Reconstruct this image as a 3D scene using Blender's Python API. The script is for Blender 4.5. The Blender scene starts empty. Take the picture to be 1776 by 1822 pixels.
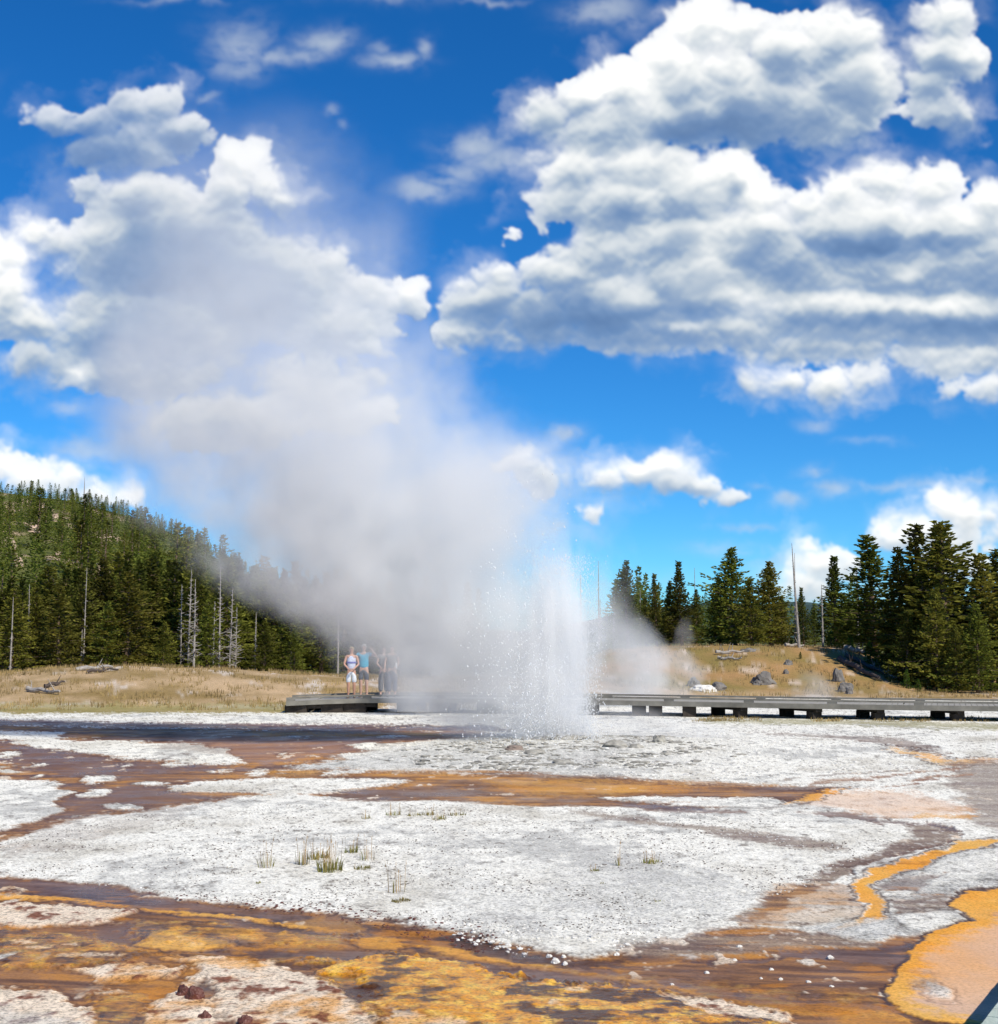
# A geyser erupting on a white sinter flat, forest behind, cumulus sky.
import bpy, math, random
import numpy as np
from mathutils import Vector, Matrix, noise as mnoise
R = math.radians
scene = bpy.context.scene
COL = scene.collection
random.seed(7); np.random.seed(7)
F = 2500.; HC = 2.1; PITCH = math.atan(239/2500.)
# ------------------------------------------------------------------ camera
cam = bpy.data.cameras.new('camera'); camo = bpy.data.objects.new('camera', cam); COL.objects.link(camo)
cam.sensor_fit = 'HORIZONTAL'; cam.sensor_width = 36; cam.lens = 36*F/1776
cam.clip_start = .1; cam.clip_end = 20000
camo.location = (0, 0, HC); camo.rotation_euler = (R(90)+PITCH, 0, 0)
scene.camera = camo
CP, SP = math.cos(PITCH), math.sin(PITCH)
def ray(px, py):
    a = (px-888)/F; b = (911-py)/F
    return Vector((a, CP-b*SP, SP+b*CP))          # world direction
def at(px, py, Y):                                # the point that many metres ahead
    d = ray(px, py); return Vector((d.x*Y/d.y, Y, HC+d.z*Y/d.y))
def on(px, py, z=0.):                             # the point on the level plane z
    d = ray(px, py); t = (z-HC)/d.z; return Vector((d.x*t, d.y*t, z))
def project(x, y, z):                             # numpy: world -> survey coordinates
    dy = y; dz = z-HC
    w = dy*CP+dz*SP; v = -dy*SP+dz*CP
    return 888+F*x/w, 911-F*v/w
# ------------------------------------------------------------------ object helpers
def tag(o, label=None, cat=None, group=None, kind=None):
    if label: o['label'] = label
    if cat: o['category'] = cat
    if group: o['group'] = group
    if kind: o['kind'] = kind
    return o
def empty(name, loc, rz=0):
    o = bpy.data.objects.new(name, None); COL.objects.link(o); o.location = loc; o.rotation_euler = (0, 0, rz)
    o.empty_display_size = .2
    return o
def copy_tree(o, parent=None):
    c = o.copy(); COL.objects.link(c); c.parent = parent
    for k in ('label', 'group'):
        if parent is None and k in c: del c[k]
    for ch in list(o.children): copy_tree(ch, c)
    return c
class MB:
    """collects faces, then links them as one mesh object"""
    def __init__(s): s.v = []; s.f = []; s.m = []
    def add(s, v, f, mi=0):
        n = len(s.v); s.v += [tuple(p) for p in v]; s.f += [tuple(i+n for i in q) for q in f]; s.m += [mi]*len(f)
    def box(s, x0, x1, y0, y1, z0, z1, mat=None, mi=0):
        v = [Vector(p) for p in ((x0,y0,z0),(x1,y0,z0),(x1,y1,z0),(x0,y1,z0),(x0,y0,z1),(x1,y0,z1),(x1,y1,z1),(x0,y1,z1))]
        if mat is not None: v = [mat @ p for p in v]
        s.add(v, [(0,3,2,1),(4,5,6,7),(0,1,5,4),(1,2,6,5),(2,3,7,6),(3,0,4,7)], mi)
    def tube(s, pts, rad, n=8, mi=0, wob=0):
        pts = [Vector(p) for p in pts]; rings = []
        for i, p in enumerate(pts):
            d = (pts[min(i+1, len(pts)-1)]-pts[max(i-1, 0)]).normalized()
            a = d.orthogonal().normalized() if i == 0 else (pa-d*pa.dot(d)).normalized()
            pa = a; b = d.cross(a)
            rings.append([p+(a*math.cos(2*math.pi*k/n)+b*math.sin(2*math.pi*k/n))*rad[i]*(1+random.uniform(-wob, wob)) for k in range(n)])
        v = [q for r_ in rings for q in r_]; f = []
        for i in range(len(pts)-1):
            for k in range(n):
                f.append((i*n+k, i*n+(k+1) % n, (i+1)*n+(k+1) % n, (i+1)*n+k))
        f.append(tuple(range(n))[::-1]); f.append(tuple((len(pts)-1)*n+k for k in range(n)))
        s.add(v, f, mi)
    def mesh(s, name, mats, smooth=False):
        me = bpy.data.meshes.new(name); me.from_pydata(s.v, [], s.f)
        for m in (mats if isinstance(mats, (list, tuple)) else [mats]): me.materials.append(m)
        if any(s.m): me.polygons.foreach_set('material_index', s.m)
        if smooth: me.polygons.foreach_set('use_smooth', [True]*len(me.polygons))
        me.update(); return me
    def build(s, name, mats, parent=None, smooth=False):
        return link(name, s.mesh(name, mats, smooth), parent)
def link(name, me, parent=None):
    o = bpy.data.objects.new(name, me); COL.objects.link(o)
    if parent: o.parent = parent
    return o
def np_mesh(name, verts, faces, smooth=True):
    """verts (n,3), faces (m,k) arrays"""
    me = bpy.data.meshes.new(name); n = len(verts); m, k = faces.shape
    me.vertices.add(n); me.vertices.foreach_set('co', verts.astype(np.float32).ravel())
    me.loops.add(m*k); me.loops.foreach_set('vertex_index', faces.astype(np.int32).ravel())
    me.polygons.add(m); me.polygons.foreach_set('loop_start', np.arange(0, m*k, k, dtype=np.int32))
    me.polygons.foreach_set('loop_total', np.full(m, k, np.int32))
    me.polygons.foreach_set('use_smooth', np.full(m, smooth, bool))
    me.update(calc_edges=True); return me
# ------------------------------------------------------------------ material helpers
class NT:
    def __init__(s, mat): s.t = mat.node_tree; s.n = s.t.nodes; s.l = s.t.links
    def node(s, typ, **kw):
        n = s.n.new('ShaderNode'+typ)
        for k, v in kw.items():
            if k in n.inputs.keys() if isinstance(k, str) else False: s.set(n.inputs[k], v)
            else: setattr(n, k, v)
        return n
    def set(s, sock, v):
        if isinstance(v, bpy.types.NodeSocket): s.l.new(v, sock)
        else: sock.default_value = v
    def math(s, op, a, b=None, c=None, clamp=False):
        n = s.n.new('ShaderNodeMath'); n.operation = op; n.use_clamp = clamp; s.set(n.inputs[0], a)
        if b is not None: s.set(n.inputs[1], b)
        if c is not None: s.set(n.inputs[2], c)
        return n.outputs[0]
    def vmath(s, op, a, b=None):
        n = s.n.new('ShaderNodeVectorMath'); n.operation = op; s.set(n.inputs[0], a)
        if b is not None: s.set(n.inputs[1], b)
        return n.outputs[0]
    def mix(s, f, a, b, blend='MIX'):
        n = s.n.new('ShaderNodeMix'); n.data_type = 'RGBA'; n.blend_type = blend
        s.set(n.inputs[0], f); s.set(n.inputs[6], a if not isinstance(a, tuple) else (*a[:3], 1)); s.set(n.inputs[7], b if not isinstance(b, tuple) else (*b[:3], 1))
        return n.outputs[2]
    def noise(s, vec, scale, detail=4, rough=.55, dist=0, out=0, lac=2):
        n = s.n.new('ShaderNodeTexNoise'); s.set(n.inputs['Vector'], vec); n.inputs['Scale'].default_value = scale
        n.inputs['Detail'].default_value = detail; n.inputs['Roughness'].default_value = rough; n.inputs['Distortion'].default_value = dist
        n.inputs['Lacunarity'].default_value = lac
        return n.outputs[out]
    def ramp(s, f, *stops):
        n = s.n.new('ShaderNodeValToRGB'); s.set(n.inputs[0], f); e = n.color_ramp.elements
        for i, (p, c) in enumerate(stops):
            q = e[i] if i < 2 else e.new(p)
            q.position = p; q.color = (*c, 1) if len(c) == 3 else c
        return n.outputs[0]
    def maprange(s, v, a, b, c, d, smooth=False):
        n = s.n.new('ShaderNodeMapRange'); s.set(n.inputs[0], v)
        if smooth: n.interpolation_type = 'SMOOTHSTEP'
        for i, q in enumerate((a, b, c, d)): s.set(n.inputs[i+1], q)
        return n.outputs[0]
def material(name):
    m = bpy.data.materials.new(name); m.use_nodes = True; m.node_tree.nodes.clear()
    t = NT(m); out = t.node('OutputMaterial'); return m, t, out
def simple(name, col, rough=.8, scale=8, var=.3, bump=.2, bscale=None, objvar=0, trans=0, spec=.3, stretch=None):
    m, t, out = material(name)
    tc = t.node('TexCoord').outputs['Object']
    if stretch: 
        mp = t.node('Mapping'); t.set(mp.inputs[0], tc); mp.inputs['Scale'].default_value = stretch; tc = mp.outputs[0]
    n = t.noise(tc, scale, 5, .6)
    a = tuple(c*(1-var) for c in col); b = tuple(min(1, c*(1+var)) for c in col)
    c = t.ramp(n, (.3, a), (.7, b))
    if objvar:
        oi = t.node('ObjectInfo').outputs['Random']
        hs = t.node('HueSaturation'); t.set(hs.inputs['Color'], c)
        t.set(hs.inputs['Hue'], t.math('MULTIPLY_ADD', oi, .05, .485)); 
        r2 = t.math('FRACT', t.math('MULTIPLY', oi, 37.3)); t.set(hs.inputs['Value'], t.math('MULTIPLY_ADD', r2, objvar, 1-objvar/2))
        c = hs.outputs[0]
    p = t.node('BsdfPrincipled'); t.set(p.inputs['Base Color'], c); p.inputs['Roughness'].default_value = rough
    p.inputs['Specular IOR Level'].default_value = spec
    if bump:
        bn = t.node('Bump'); bn.inputs['Strength'].default_value = bump; bn.inputs['Distance'].default_value = .02
        t.set(bn.inputs['Height'], t.noise(tc, bscale or scale*3, 4, .6)); t.set(p.inputs['Normal'], bn.outputs[0])
    sh = p.outputs[0]
    if trans:
        tr = t.node('BsdfTranslucent'); t.set(tr.inputs[0], c); ms = t.node('MixShader'); ms.inputs[0].default_value = trans
        t.l.new(sh, ms.inputs[1]); t.l.new(tr.outputs[0], ms.inputs[2]); sh = ms.outputs[0]
    t.l.new(sh, out.inputs[0]); return m
def _h(ix, iy, iz, seed):
    h = (ix.astype(np.uint32)*np.uint32(374761393) + iy.astype(np.uint32)*np.uint32(668265263)
         + iz.astype(np.uint32)*np.uint32(2246822519) + np.uint32(seed*3266489917 & 0xffffffff))
    h = (h ^ (h >> np.uint32(13)))*np.uint32(1274126177)
    h = h ^ (h >> np.uint32(16))
    return h
def gnoise(x, y, seed=0):
    """2D gradient noise, about -1..1"""
    x = np.asarray(x, np.float32); y = np.asarray(y, np.float32)
    xi = np.floor(x); yi = np.floor(y); fx = x-xi; fy = y-yi
    xi = xi.astype(np.int64); yi = yi.astype(np.int64)
    u = fx*fx*fx*(fx*(fx*6-15)+10); v = fy*fy*fy*(fy*(fy*6-15)+10)
    z = np.zeros(1, np.int64)
    def g(dx, dy):
        a = (_h(xi+dx, yi+dy, z, seed) & np.uint32(1023)).astype(np.float32)*np.float32(2*np.pi/1024)
        return np.cos(a)*(fx-dx)+np.sin(a)*(fy-dy)
    a = g(0, 0); b = g(1, 0); c = g(0, 1); d = g(1, 1)
    return 1.4*((a+(b-a)*u)+((c+(d-c)*u)-(a+(b-a)*u))*v)
def fbm(x, y, octs=5, seed=0, gain=.5, lac=2.03, billow=False):
    s = 0; a = 1; t = 0
    for o in range(octs):
        n = gnoise(x, y, seed+o*17)
        if billow: n = np.abs(n)*2-.6
        s = s+a*n; t += a; a *= gain
        x = x*lac+13.7; y = y*lac+7.1
    return s/t
def sstep(a, b, x):
    t = np.clip((x-a)/(b-a), 0, 1); return t*t*(3-2*t)
# numbers: centre x, centre y, radius x, radius y in sky plane units (1/2500 of the tangent plane)
PUFFY = [
 (970,200,50,46),(1040,170,60,48),(1110,150,70,60),(1180,110,62,62),(1250,45,66,62),(1320,55,62,50),(1400,95,80,66),(1300,130,80,50),(1490,75,90,70),(1525,150,88,85),(1460,200,110,68),(1330,190,130,75),(1210,150,90,75),(1210,200,120,65),
 (1080,235,110,60),(1020,300,75,55),(1140,300,110,55),(1010,365,75,55),(1100,370,110,65),(1220,345,100,75),(1300,320,78,58),(1350,350,50,50),
 (1080,450,130,60),(1200,430,140,75),(1330,430,130,75),(1010,490,110,48),(905,425,10,22),(880,490,48,28),(860,540,80,48),(960,560,130,50),(1100,540,150,70),(1250,500,150,80),
 (1440,365,48,44),(1510,345,60,46),(1580,325,60,48),(1660,335,60,48),(1770,365,70,45),(1540,410,150,70),(1700,410,140,60),(1600,480,200,70),(1800,470,160,90),(1400,480,150,70),(1500,560,220,60),(1720,570,220,65),
 (1300,590,180,40),(1130,600,120,42),(810,592,52,30),(980,595,150,30),(1450,615,200,38),(1720,635,200,38),(1340,665,42,30),(1400,685,60,26),(1480,685,60,33),(1535,668,45,28),(1750,688,70,24),(1900,560,200,110),(2050,420,180,90),
 (1690,35,66,46),(1685,95,72,62),(1740,110,34,45),(1650,150,50,40),(1665,195,62,34),(1712,200,28,36),(1900,120,90,70),(2000,180,110,60),
 (90,220,48,34),(170,220,66,36),(240,195,56,42),(285,185,42,44),(330,235,60,42),(250,262,90,45),(180,272,80,32),
 (425,290,52,48),(450,270,38,36),(470,325,52,38),(500,352,40,28),(400,330,55,50),(370,370,50,40),
 (160,335,42,26),(250,365,110,60),(52,408,44,32),(15,450,45,50),(15,530,52,80),(100,430,60,30),(60,580,62,50),(140,655,92,42),(60,640,70,36),
 (300,450,200,110),(260,600,190,115),(450,500,190,100),(650,515,90,32),(720,520,52,36),(735,545,40,26),(600,590,110,60),(640,630,66,50),(560,680,110,60),(655,730,65,32),(600,740,80,36),(400,750,160,55),
 (-60,480,90,100),(-120,620,110,60),(-260,560,90,50),
 (5,825,50,36),(60,845,70,40),(120,855,46,30),(220,885,30,28),(150,885,60,22),(-80,860,80,40),
 (938,808,26,17),(925,830,60,24),(965,850,60,30),(1075,850,46,30),(1140,842,60,32),(1183,830,50,34),(1230,858,60,28),(1292,882,42,20),
 (1055,914,25,21),
 (1580,932,36,24),(1620,950,58,34),(1660,885,30,24),(1692,905,54,42),(1722,925,50,44),(1775,915,26,26),(1690,962,100,26),(1820,940,50,40),
 (1441,975,25,22),(1455,1010,50,36),(1505,1012,36,30),(1430,1045,60,35),(1700,1005,80,40),(1900,1010,120,40),(2100,930,90,50),
]
HOLES = [(992,412,26,14),(1410,325,22,18),(955,650,300,12)]
SOFT = [  # thin cloud: x,y,rx,ry,opacity
 (1080,20,70,28,.5),(1085,38,30,12,.3),(430,80,55,46,.42),(405,60,26,26,.25),(420,125,52,26,.4),(490,103,45,18,.45),(580,75,46,24,.6),(545,98,50,16,.4),(700,108,50,15,.55),(752,88,18,26,.45),(675,85,18,14,.3),(370,170,18,8,.3),
 (850,258,62,26,.6),(880,285,60,30,.55),(825,305,45,22,.45),(760,342,58,20,.55),(790,325,40,18,.4),(930,290,30,18,.4),(593,200,16,10,.3),(610,225,10,8,.2),
 (1003,765,34,13,.55),(1000,935,20,13,.4),(1405,888,28,13,.5),(1480,872,38,15,.5),(1452,842,26,13,.4),(1452,755,30,12,.4),(1590,862,110,10,.35),(1545,785,60,7,.22),(1330,940,60,6,.3),(1290,975,70,13,.28),(1380,1000,60,16,.25),(1355,868,25,8,.25),(1740,855,50,8,.3),
 (310,2,90,7,.3),(870,2,60,6,.35),(700,-20,120,20,.4),(150,800,65,24,.5),(520,290,90,70,.12),(120,725,40,18,.4),(-200,150,120,30,.4),(1530,282,30,10,.4),(2150,700,120,30,.4),(-300,330,90,30,.4),(1100,1035,120,20,.2),(1650,1060,200,30,.35)]
DARK = [(190,215,170,60,.28),(120,240,80,40,.2),(1010,565,190,42,.55),(1290,225,110,45,.5),(1130,215,70,28,.3),(1400,180,90,40,.2),(1570,440,190,26,.55),(1330,478,130,20,.4),(1720,520,140,16,.3),(1600,572,200,14,.42),(1120,588,160,20,.3),(1800,580,150,22,.3),
 (930,520,110,25,.25),(1030,350,60,20,.2),(170,270,90,28,.4),(350,255,50,25,.4),(160,345,120,20,.15),(430,420,130,80,.35),(300,500,260,150,.3),(960,855,55,26,.35),(1230,875,60,14,.2),(1100,875,60,10,.2),(150,800,65,24,.6),(560,620,150,60,.2),(980,200,50,30,.25),(1160,390,70,16,.25),(1400,610,140,14,.25),(1000,440,60,20,.2),(100,640,110,40,.25),(300,740,160,60,.2),(1660,150,60,50,.25),(1700,220,60,20,.3)]  # shaded parts of the clouds, painted into their brightness
BRIGHT = [(1240,50,90,60,.35),(1110,120,60,40,.35),(1160,170,80,40,.3),(1060,160,60,25,.3),(1320,290,70,26,.5),(440,300,70,60,.5),(20,450,50,90,.45),(140,668,30,20,.5),(720,515,50,25,.3),(1260,470,70,40,.35),(1620,340,130,40,.2),(1300,530,120,14,.3),(1660,548,150,10,.25),
 (1620,495,20,14,.4),(1160,825,90,22,.3),(938,805,20,13,.5),(1690,905,70,45,.35),(1580,935,40,25,.35),(1441,975,30,25,.3),(40,830,100,30,.4),(220,885,26,24,.5),(660,720,60,20,.3),(1160,578,90,8,.3),(1450,660,120,14,.2),(1180,200,30,18,.3),(1350,350,26,34,.3),(1215,575,40,8,.3),(250,340,60,20,.15)]  # sunlit parts of the clouds, painted in by hand
def clouds(x, y, step):
    """x, y: 2D arrays of sky coordinates on a regular lattice; returns opacity and brightness"""
    w1 = fbm(x/95, y/95, 4, 3); w2 = fbm(x/95+40, y/95+9, 4, 5)
    f1 = fbm(x/22, y/22, 3, 61); f2 = fbm(x/22+9, y/22+4, 3, 67)
    xs = x+w1*26+f1*7; ys = y+w2*20+f2*6
    f = np.full(x.shape, -200., np.float32); ny = np.zeros(x.shape, np.float32); ws = np.full(x.shape, 1e-3, np.float32)
    for cx, cy, rx, ry in PUFFY:
        r = np.sqrt(((xs-cx)/rx)**2+((ys-cy)/ry)**2)
        d = (1-r)*min(rx, ry)
        f = np.maximum(f, d)+np.exp(-np.abs(f-d)/9)*2.2
        w = np.exp(np.clip(d/9, -9, 8)); ws += w            # each swelling is lit from above on its own
        ny += w*np.clip((ys-cy)/ry*.9-(xs-cx)/rx*.15, -1.1, 1.1)
    ny /= ws
    for cx, cy, rx, ry in HOLES:
        r = np.sqrt(((xs-cx)/rx)**2+((ys-cy)/ry)**2)
        f = np.minimum(f, -(1-r)*min(rx, ry)*1.2+0)
    bil = fbm(xs/72, ys/62, 5, 11, gain=.5, billow=True)
    f = f+bil*19+4*fbm(x/9, y/9, 3, 91)
    soft = .5+.5*fbm(x/160, y/160, 3, 21)                # where the rims are crisp or ragged
    edge = 3.5+15*sstep(.30, .72, soft)
    a = sstep(-edge*.6, edge*1.1, f-1)
    halo = sstep(-40, 8, f+30*fbm(xs/42, ys/30, 5, 81, gain=.62))*sstep(.38, .66, soft)*.36
    a = 1-(1-a)*(1-halo)
    a *= .86+.14*sstep(5, 34, f)
    # light falls from the upper right; march toward it through the depth of cloud
    depth = np.clip(f+4, 0, 60)+8*bil*(f > 0)
    depth = np.clip(depth, 0, 70)
    occ = np.zeros_like(depth); wgt = 0
    for k, w in ((3, 1), (6, 1), (10, 1), (16, .9), (24, .8), (34, .6)):
        dy = int(k*2.2/step); dx = int(k*.5/step)
        sh = np.zeros_like(depth)
        if dy == 0 and dx == 0: sh = depth
        else:
            sh[dy:, :] = depth[:-dy, :]
            sh = np.roll(sh, -dx, 1)
        occ += w*sh; wgt += w
    occ /= wgt
    # small scale relief: difference of depth toward the light
    dy = max(1, int(7/step)); rel = np.zeros_like(depth); rel[dy:, :] = depth[dy:, :]-depth[:-dy, :]
    lum = .98-occ/70*.52+np.clip(rel, -8, 8)*.010+bil*.07-.20*ny
    lum += .20*fbm(xs/150, ys/62, 4, 77)
    for cx, cy, rx, ry, s in DARK:
        r2 = ((xs-cx)/rx)**2+((ys-cy)/ry)**2
        lum -= .72*s*np.exp(-r2*.7)
    for cx, cy, rx, ry, s in BRIGHT:
        r2 = ((xs-cx)/rx)**2+((ys-cy)/ry)**2
        lum += .8*s*np.exp(-r2*.9)
    lum = .62+(lum-.62)*1.15-.015
    lum = np.where(lum < .45, .45-(.45-lum)*.6, lum)
    a *= 1-.14*(1-sstep(.34, .62, lum))
    a *= 1-.26*np.exp(-((xs-190)/190)**2-((ys-225)/80)**2)
    # thin cloud
    wf = .5+.5*fbm(x/45+w1*.8, y/26+w2*.6, 5, 31, gain=.6)
    t = np.zeros_like(f)
    for cx, cy, rx, ry, op in SOFT:
        r2 = ((xs-cx)/rx)**2+((ys-cy)/ry)**2
        t = np.maximum(t, op*np.exp(-r2*1.1))
    t = 1.15*t*sstep(.22, .75, wf+t*.5)
    lt = .72+.2*fbm(x/50, y/40, 3, 41)
    A = 1-(1-a)*(1-t)
    L = (lum*a+lt*t*(1-a))/np.maximum(A, 1e-4)
    for k in range(3):
        for ax in (0, 1):
            L = .25*np.roll(L, 1, ax)+.5*L+.25*np.roll(L, -1, ax)
            if k == 0: A = .25*np.roll(A, 1, ax)+.5*A+.25*np.roll(A, -1, ax)
    return A, np.clip(L, 0, 1.15)
# ------------------------------------------------------------------ light and sky
SUN_EL, SUN_AZ = R(45), R(139)                    # azimuth clockwise from the view direction
w = bpy.data.worlds.new('World'); scene.world = w; w.use_nodes = True
wt = NT(w); w.node_tree.nodes.clear()
sky = wt.node('TexSky'); sky.sky_type = 'NISHITA'; sky.sun_disc = False; sky.sun_elevation = SUN_EL; sky.sun_rotation = SUN_AZ
sky.altitude = 2200; sky.air_density = 1.0; sky.dust_density = .3; sky.ozone_density = 2.5
hs = wt.node('HueSaturation'); hs.inputs['Saturation'].default_value = 1.32; hs.inputs['Hue'].default_value = .497; wt.l.new(sky.outputs[0], hs.inputs['Color'])
bg = wt.node('Background'); bg.inputs['Strength'].default_value = .112; wt.set(bg.inputs[0], wt.mix(1., hs.outputs[0], (.42, .925, 1.24), 'MULTIPLY'))
wo = wt.node('OutputWorld'); wt.l.new(bg.outputs[0], wo.inputs[0])
sl = bpy.data.lights.new('sun', 'SUN'); sl.energy = 5.0; sl.angle = R(.5); sl.color = (1, .935, .80)
so = bpy.data.objects.new('sun', sl); COL.objects.link(so)
sd = Vector((math.sin(SUN_AZ)*math.cos(SUN_EL), math.cos(SUN_AZ)*math.cos(SUN_EL), math.sin(SUN_EL)))
so.rotation_euler = (-sd).to_track_quat('-Z', 'Y').to_euler(); so.location = sd*50
def build_sky():
    st = 2.2
    xs = np.arange(-560, 2340, st); ys = np.arange(-420, 1186, st)
    X, Y = np.meshgrid(xs, ys)
    A, L = clouds(X.astype(np.float32), Y.astype(np.float32), st)
    A = A*sstep(-560, -420, X)*(1-sstep(2200, 2340, X))*sstep(-420, -330, Y)
    a = (X-888)/F; b = (911-Y)/F; dy = CP-b*SP; dz = SP+b*CP; n = np.sqrt(a*a+1+b*b); rad = 6000.
    V = np.stack([a/n*rad, dy/n*rad, dz/n*rad+HC], -1).reshape(-1, 3)
    h, wd = X.shape; idx = np.arange(h*wd).reshape(h, wd)
    fc = np.stack([idx[:-1, :-1], idx[1:, :-1], idx[1:, 1:], idx[:-1, 1:]], -1).reshape(-1, 4)
    me = np_mesh('sky', V, fc)
    for nm, arr in (('cover', A), ('glow', L)):
        at_ = me.attributes.new(nm, 'FLOAT', 'POINT'); at_.data.foreach_set('value', arr.astype(np.float32).ravel())
    m, t, out = material('cumulus cloud sky'); m.cycles.emission_sampling = 'NONE'
    ca = t.node('Attribute', attribute_name='cover').outputs['Fac']; la = t.node('Attribute', attribute_name='glow').outputs['Fac']
    c = t.ramp(t.math('DIVIDE', la, 1.15), (.0, (.09, .17, .34)), (.26, (.20, .31, .50)), (.46, (.40, .50, .63)), (.66, (.68, .74, .79)), (.84, (.93, .95, .95)), (1., (1.1, 1.1, 1.08)))
    em = t.node('Emission'); t.set(em.inputs[0], c); tr = t.node('BsdfTransparent')
    ms = t.node('MixShader'); t.set(ms.inputs[0], ca); t.l.new(tr.outputs[0], ms.inputs[1]); t.l.new(em.outputs[0], ms.inputs[2])
    t.l.new(ms.outputs[0], out.inputs[0]); me.materials.append(m)
    o = link('sky', me); tag(o, 'blue sky with white cumulus clouds', None, None, 'structure')
    o.visible_shadow = True
build_sky()
# ------------------------------------------------------------------ terrain
def interp(x, *pts):
    return np.interp(x, [p[0] for p in pts], [p[1] for p in pts])
GX, GY = 1.28, 30.0                                # the vent
def terrain(x, y):
    x = np.asarray(x, float); y = np.asarray(y, float)
    r = np.hypot(x, y); th = np.arctan2(x, y); ahead = np.cos(th) > .25
    p = 888+F*np.tan(np.clip(th, -1.25, 1.25)); n1 = fbm(x/6, y/6, 4, 201); n2 = fbm(x/40, y/40, 4, 202)
    z = np.zeros_like(r)
    # tan mound left and behind the boardwalk
    am = interp(p, (-1500, .8), (0, .9), (120, 1.15), (230, 1.28), (420, 1.05), (600, .8), (900, .6), (1050, .55), (1180, .2), (1250, 0))
    z += am*(sstep(46.5, 60, y+.6*n1)*(1-.7*sstep(62, 80, y)))*(1+.10*n1)
    # mound on the right
    ar = interp(p, (980, 0), (1080, 1.7), (1200, 2.0), (1300, 2.15), (1400, 2.05), (1500, 1.95), (1570, 1.5), (1640, .5), (1700, .15), (2600, .1))
    z += ar*(sstep(58, 76, y+1.5*n1))*(1+.07*n1+.04*n2)*np.where(y > 95, .9, 1)
    # forested hill
    sk = interp(p, (-2500, 640), (-700, 780), (0, 892), (120, 903), (240, 930), (330, 965), (450, 1040), (560, 1100), (700, 1140), (900, 1152), (1300, 1150), (3000, 1150))
    zr = HC+(1150-sk)/F*350
    s = np.clip((r-98)/252, 0, 1)
    z += np.maximum(zr-1, 0)*(s**1.15)*(1+.10*n2*(1-s)*2)+(.8*sstep(80, 140, r))
    z = np.where(r > 350, z*(1-.35*sstep(350, 900, r)), z)
    z = np.where(ahead, z, 0)
    # low rise around the vent
    z += .16*np.exp(-(((x-GX)/5)**2+((y-GY)/3.2)**2))
    return z
WH, GR, BR, PU, OR, AM, PE, PK, TN, SA, DK, YG, LB = range(13)
def _ell(cx, cy, rx, ry, n=16): return [(cx+rx*math.cos(6.2832*k/n), cy+ry*math.sin(6.2832*k/n)) for k in range(n)]
def _strip(pts, w):
    up = [(x, y-w/2) for x, y in pts]; dn = [(x, y+w/2) for x, y in pts][::-1]; return up+dn
# surveyed outlines on the flat, painted in this order: (kind, outline, softness)
L_ = []
def lay(k, poly, soft=2., amt=1.): L_.append((k, poly, soft, amt))
lay(TN, [(-900,1100),(2700,1100),(2700,1246),(1776,1247),(1400,1243),(1000,1243),(640,1262),(510,1268),(0,1269),(-900,1275)], 1.5)
lay(YG, [(-900,1252),(520,1252),(530,1268),(0,1270),(-900,1275)], 5, .7)
lay(YG, [(1240,1278),(1500,1280),(1776,1288),(2700,1290),(2700,1310),(1776,1300),(1500,1291),(1260,1287)], 3, .6)
lay(PU, [(-900,1280),(0,1280),(250,1286),(600,1289),(860,1290),(930,1300),(850,1304),(600,1300),(200,1293),(0,1290),(-900,1292)], 1.5)  # dark strip: the plume's shadow painted into the ground colour
lay(BR, [(-900,1291),(0,1291),(300,1296),(850,1302),(900,1320),(740,1330),(620,1345),(640,1372),(900,1372),(1200,1388),(1480,1400),(1450,1425),(1250,1440),(1000,1436),(820,1430),(640,1425),(430,1435),(220,1450),(110,1470),(0,1500),(-900,1560)], 2)
lay(LB, [(330,1296),(850,1300),(880,1318),(700,1335),(560,1350),(480,1362),(400,1345),(300,1322)], 6, .9)
lay(PU, [(0,1312),(100,1330),(250,1356),(430,1366),(440,1372),(300,1372),(120,1380),(0,1360)], 5, .7)
lay(PU, [(120,1400),(300,1395),(330,1412),(420,1425),(240,1440),(130,1450),(130,1420)], 5, .55)
lay(OR, [(440,1303),(560,1306),(760,1307),(820,1311),(760,1315),(560,1312),(450,1309)], 3, .5)
lay(OR, [(350,1385),(480,1372),(620,1372),(800,1374),(820,1378),(640,1380),(460,1382)], 4, .45)
lay(OR, [(880,1392),(1000,1388),(1180,1394),(1290,1400),(1180,1412),(1000,1418),(900,1410)], 8, .5)
lay(PU, [(540,1408),(720,1398),(860,1402),(900,1412),(760,1421),(600,1424)], 4, .8)
lay(WH, [(-900,1290),(0,1301),(105,1302),(110,1311),(200,1319),(330,1324),(395,1335),(440,1360),(340,1361),(250,1351),(180,1343),(100,1335),(60,1326),(0,1315),(-900,1310)], 1.5)
lay(SA, [(240,1322),(330,1324),(395,1335),(430,1352),(380,1345),(300,1334)], 3, .5)
lay(BR, _ell(140,1316,30,3), 1.5)
for e in ((15,1342,18,6),(8,1371,18,6),(62,1362,8,3),(310,1362,20,4),(170,1388,26,7),(160,1410,30,6),(215,1436,30,6),(320,1350,14,3),(520,1314,16,3),(694,1315,18,4),(455,1376,24,5),(705,1335,26,3),(395,1374,16,3),(225,1362,12,3),(80,1381,10,3),(270,1395,30,4),(500,1345,6,2)): lay(WH, _ell(*e), 1.5)
lay(WH, [(620,1332),(660,1328),(700,1338),(750,1343),(700,1350),(640,1340)], 1.5)
lay(WH, [(-900,1380),(0,1385),(100,1388),(118,1400),(108,1424),(124,1440),(70,1465),(0,1478),(-900,1500)], 2)
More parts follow.
